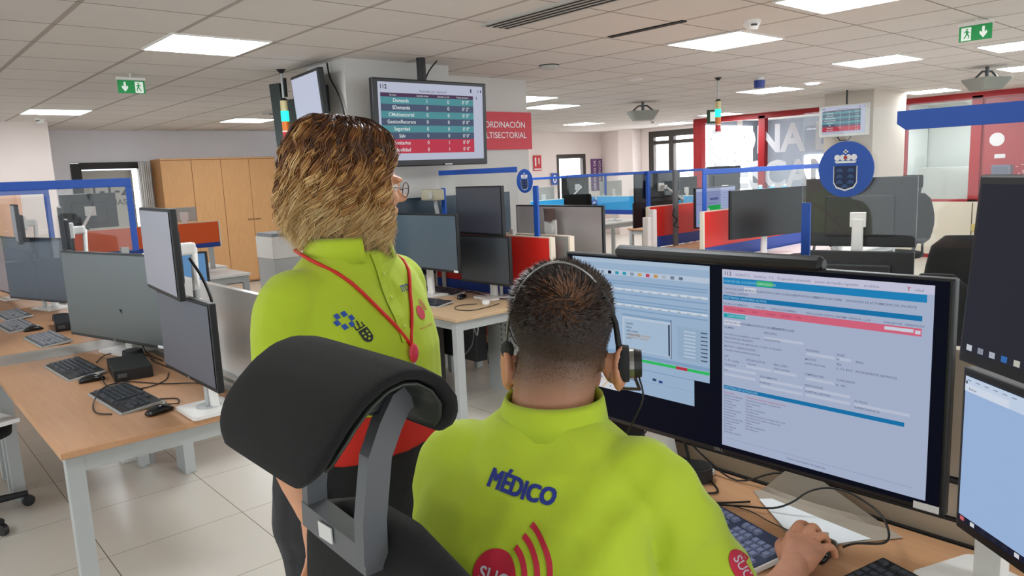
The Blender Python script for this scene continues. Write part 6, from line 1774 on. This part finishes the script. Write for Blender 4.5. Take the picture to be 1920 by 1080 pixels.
# eyes and glasses
b = MB()
for q in (-1, 1): b.sphere(WC + FWH * .082 * .94 + RWH * q * .03 + UWH * .004, .0105, 12)
b.build('eyes', mat('eye_white', 'e8e2dc', rough=.2), wo, True, loc=-Vector(wroot))
gl = thing('glasses', 'thin-rimmed glasses on the face of the standing person', 'glasses', tuple(WC))
b = MB()
for q in (-1, 1):
    b.tube([FWH * .105 + RWH * (q * .031 + .022 * cos(R(a))) + UWH * (.0 + .017 * sin(R(a))) for a in range(0, 360, 20)], .0012, 6, closed=True)
    b.tube([FWH * .103 + RWH * q * .053 + UWH * .004, FWH * .06 + RWH * q * .076 + UWH * .003, -FWH * .0 + RWH * q * .078 - UWH * .002], .0013, 6)
b.tube([FWH * .106 - RWH * .009, FWH * .11 + UWH * .003, FWH * .106 + RWH * .009], .0012, 6)
b.build('frame', mat('glasses_frame', '4a3d3a', rough=.3, metal=.5), gl)
b = MB()
for q in (-1, 1): b.add([FWH * .105 + RWH * (q * .031 + .021 * cos(R(a))) + UWH * (.016 * sin(R(a))) for a in range(0, 360, 20)], [tuple(range(18))])
b.build('lens', M_glass, gl)
# ---- curly hair
def prof_r(t, phi):
    """hair outline: t 0 crown .. 1 tips; phi 0 = face, pi = back of head"""
    back = .5 - .5 * cos(phi)          # 0 face .. 1 back
    R_ = [(0, .0, .142), (.12, .06, .137), (.25, .097, .112), (.38, .115, .07), (.52, .122, .015), (.68, .128, -.04), (.84, .13, -.09), (1.0, .12, -.135)]
    for i in range(len(R_) - 1):
        if t <= R_[i + 1][0]:
            w = (t - R_[i][0]) / (R_[i + 1][0] - R_[i][0]); r_ = R_[i][1] * (1 - w) + R_[i + 1][1] * w; z = R_[i][2] * (1 - w) + R_[i + 1][2] * w; break
    else: r_, z = R_[-1][1], R_[-1][2]
    ell_f = 1.0 - .03 * (1 - back) * min(1, t * 2) + .10 * back * min(1, t * 1.4)
    return r_, z, ell_f
def hp(t, phi, off=0):
    r_, z, ef = prof_r(t, phi); r_ += off
    ef -= .24 * (1 - (.5 - .5 * cos(phi))) * max(0, min(1, (t - .36) / .16))
    lat = .84
    return WC + Vector((0, 0, .006)) + (FWH * cos(phi) * r_ * ef * 1.0 + RWH * sin(phi) * r_ * lat) - FWH * .018 + Vector((0, 0, z))
M_curl = hair_mat('curly_hair', [(0, '351c10'), (.3, '5e3418'), (.52, '9a6430'), (.74, 'd2a666'), (1.0, 'f0d29c')], 'shade', .38, .1)
def hair_mesh(name, strands, nside, parent):
    V_ = []; F_ = []; S_ = []
    for (pts, rad, sh) in strands:
        up = None; N = len(pts)
        for i, p in enumerate(pts):
            t = (pts[min(N - 1, i + 1)] - pts[max(0, i - 1)]).normalized()
            up = t.orthogonal().normalized() if up is None else (up - t * up.dot(t)).normalized()
            w = t.cross(up)
            for k in range(nside):
                an = 2 * pi * k / nside; V_.append(p + (up * cos(an) + w * sin(an)) * rad[i]); S_.append(sh[i])
        o_ = len(V_) - N * nside
        for i in range(N - 1):
            for k in range(nside):
                k2 = (k + 1) % nside
                F_.append((o_ + i * nside + k, o_ + i * nside + k2, o_ + (i + 1) * nside + k2, o_ + (i + 1) * nside + k))
    me = bpy.data.meshes.new(name); me.from_pydata(V_, [], F_)
    at = me.attributes.new('shade', 'FLOAT', 'POINT'); at.data.foreach_set('value', S_)
    me.materials.append(M_curl); me.polygons.foreach_set('use_smooth', [True] * len(me.polygons))
    o = bpy.data.objects.new(name, me); put(o, parent); return o
rg = random.Random(11)
def strand_params(phi, t0, t1, amp, freq, off, shade0=0.0):
    return dict(phi=phi, t0=t0, t1=t1, amp=amp, fr=freq, off=off, ph=4.5 * noise.noise(Vector((cos(phi) * 2.2, sin(phi) * 2.2, t0 * 3))) * 2 + rg.uniform(-.9, .9), tw=rg.uniform(-.12, .12), hnd=1, sh=rg.uniform(-.27, .27) + shade0)
def strand(P_, rad, seg, dphi=0, doff=0, dz=0, damp=1, dsh=0, dt=0):
    pts = []; rr = []; sh = []
    for i in range(seg):
        u = i / (seg - 1); t = P_['t0'] + (P_['t1'] + dt - P_['t0']) * u
        a = P_['ph'] + P_['hnd'] * 2 * pi * P_['fr'] * (u ** .85)
        am = P_['amp'] * damp * min(1, .1 + t * 1.3)
        f_ = P_['phi'] + dphi + P_['tw'] * u
        fa = min(f_ % (2 * pi), 2 * pi - f_ % (2 * pi))
        lim = .2 + .75 * max(0, min(1, (t - .3) / .22))
        if fa < lim:
            f_ = lim if (f_ % (2 * pi)) < pi else 2 * pi - lim
        p = hp(min(t, 1), f_, P_['off'] + doff + am * cos(a) * .5)
        tang = -FWH * sin(f_) + RWH * cos(f_)
        p = p + tang * am * 1.15 * sin(a)
        p.z += dz * (1 - u)
        if t > 1: p.z -= (t - 1) * .25
        pts.append(p); rr.append(rad * (.45 + .55 * sin(pi * min(1, u * 1.2 + .12))) * (1 - .8 * max(0, u - .65) / .35))
        sh.append(max(0, min(1, P_['sh'] + dsh + (t - .11) * 1.0 + .13 * cos(a))))
    return pts, rr, sh
clumps = []; fine = []
for k in range(270):
    phi = rg.uniform(.4, 2 * pi - .4)
    t0 = rg.choice((0, 0, .03, .12, .22, .34)) + rg.random() * .08
    P_ = strand_params(phi, t0, rg.uniform(.84, 1.06), rg.uniform(.010, .019), rg.uniform(3.1, 4.4), rg.uniform(-.018, .006))
    clumps.append(strand(P_, rg.uniform(.004, .007), 60))
    for q in range(14):
        fine.append(strand(P_, rg.uniform(.0007, .0016), 52, rg.uniform(-.042, .042), rg.uniform(.0, .0095), rg.uniform(-.004, .004), rg.uniform(.9, 1.1), rg.uniform(-.12, .22), rg.uniform(-.05, .06)))
for k in range(260):
    P_ = strand_params(rg.uniform(.4, 2 * pi - .4), rg.random() * .4, rg.uniform(.8, 1.14), rg.uniform(.008, .018), rg.uniform(2.5, 6), rg.uniform(.002, .014), .08)
    fine.append(strand(P_, rg.uniform(.0004, .0008), 50))
hair = hair_mesh('hair', clumps, 7, wo); hair.location = -Vector(wroot)
hair_mesh('flyaway_strands', fine, 3, hair)
# inner volume so that the scalp does not show through
rings = []
b = MB()
for i in range(13):
    t = .04 + .9 * i / 12; c = Vector((0, 0, 0)); pts = []
    r_, z, ef = prof_r(t, pi * .75)
    s_ = r_ * .80
    cc = WC + Vector((0, 0, z * .96)) - FWH * (.03 + .02 * t)
    rings.append((cc, FWH * s_ * (1.0 if t < .35 else .82), RWH * s_ * .84))
b.loft(rings, 26, power=2.1)
iv = b.build('hair_volume', mat('hair_depth', '2e1a0e', rough=.7), hair, True)
bpy.data.scenes.remove(TMP)
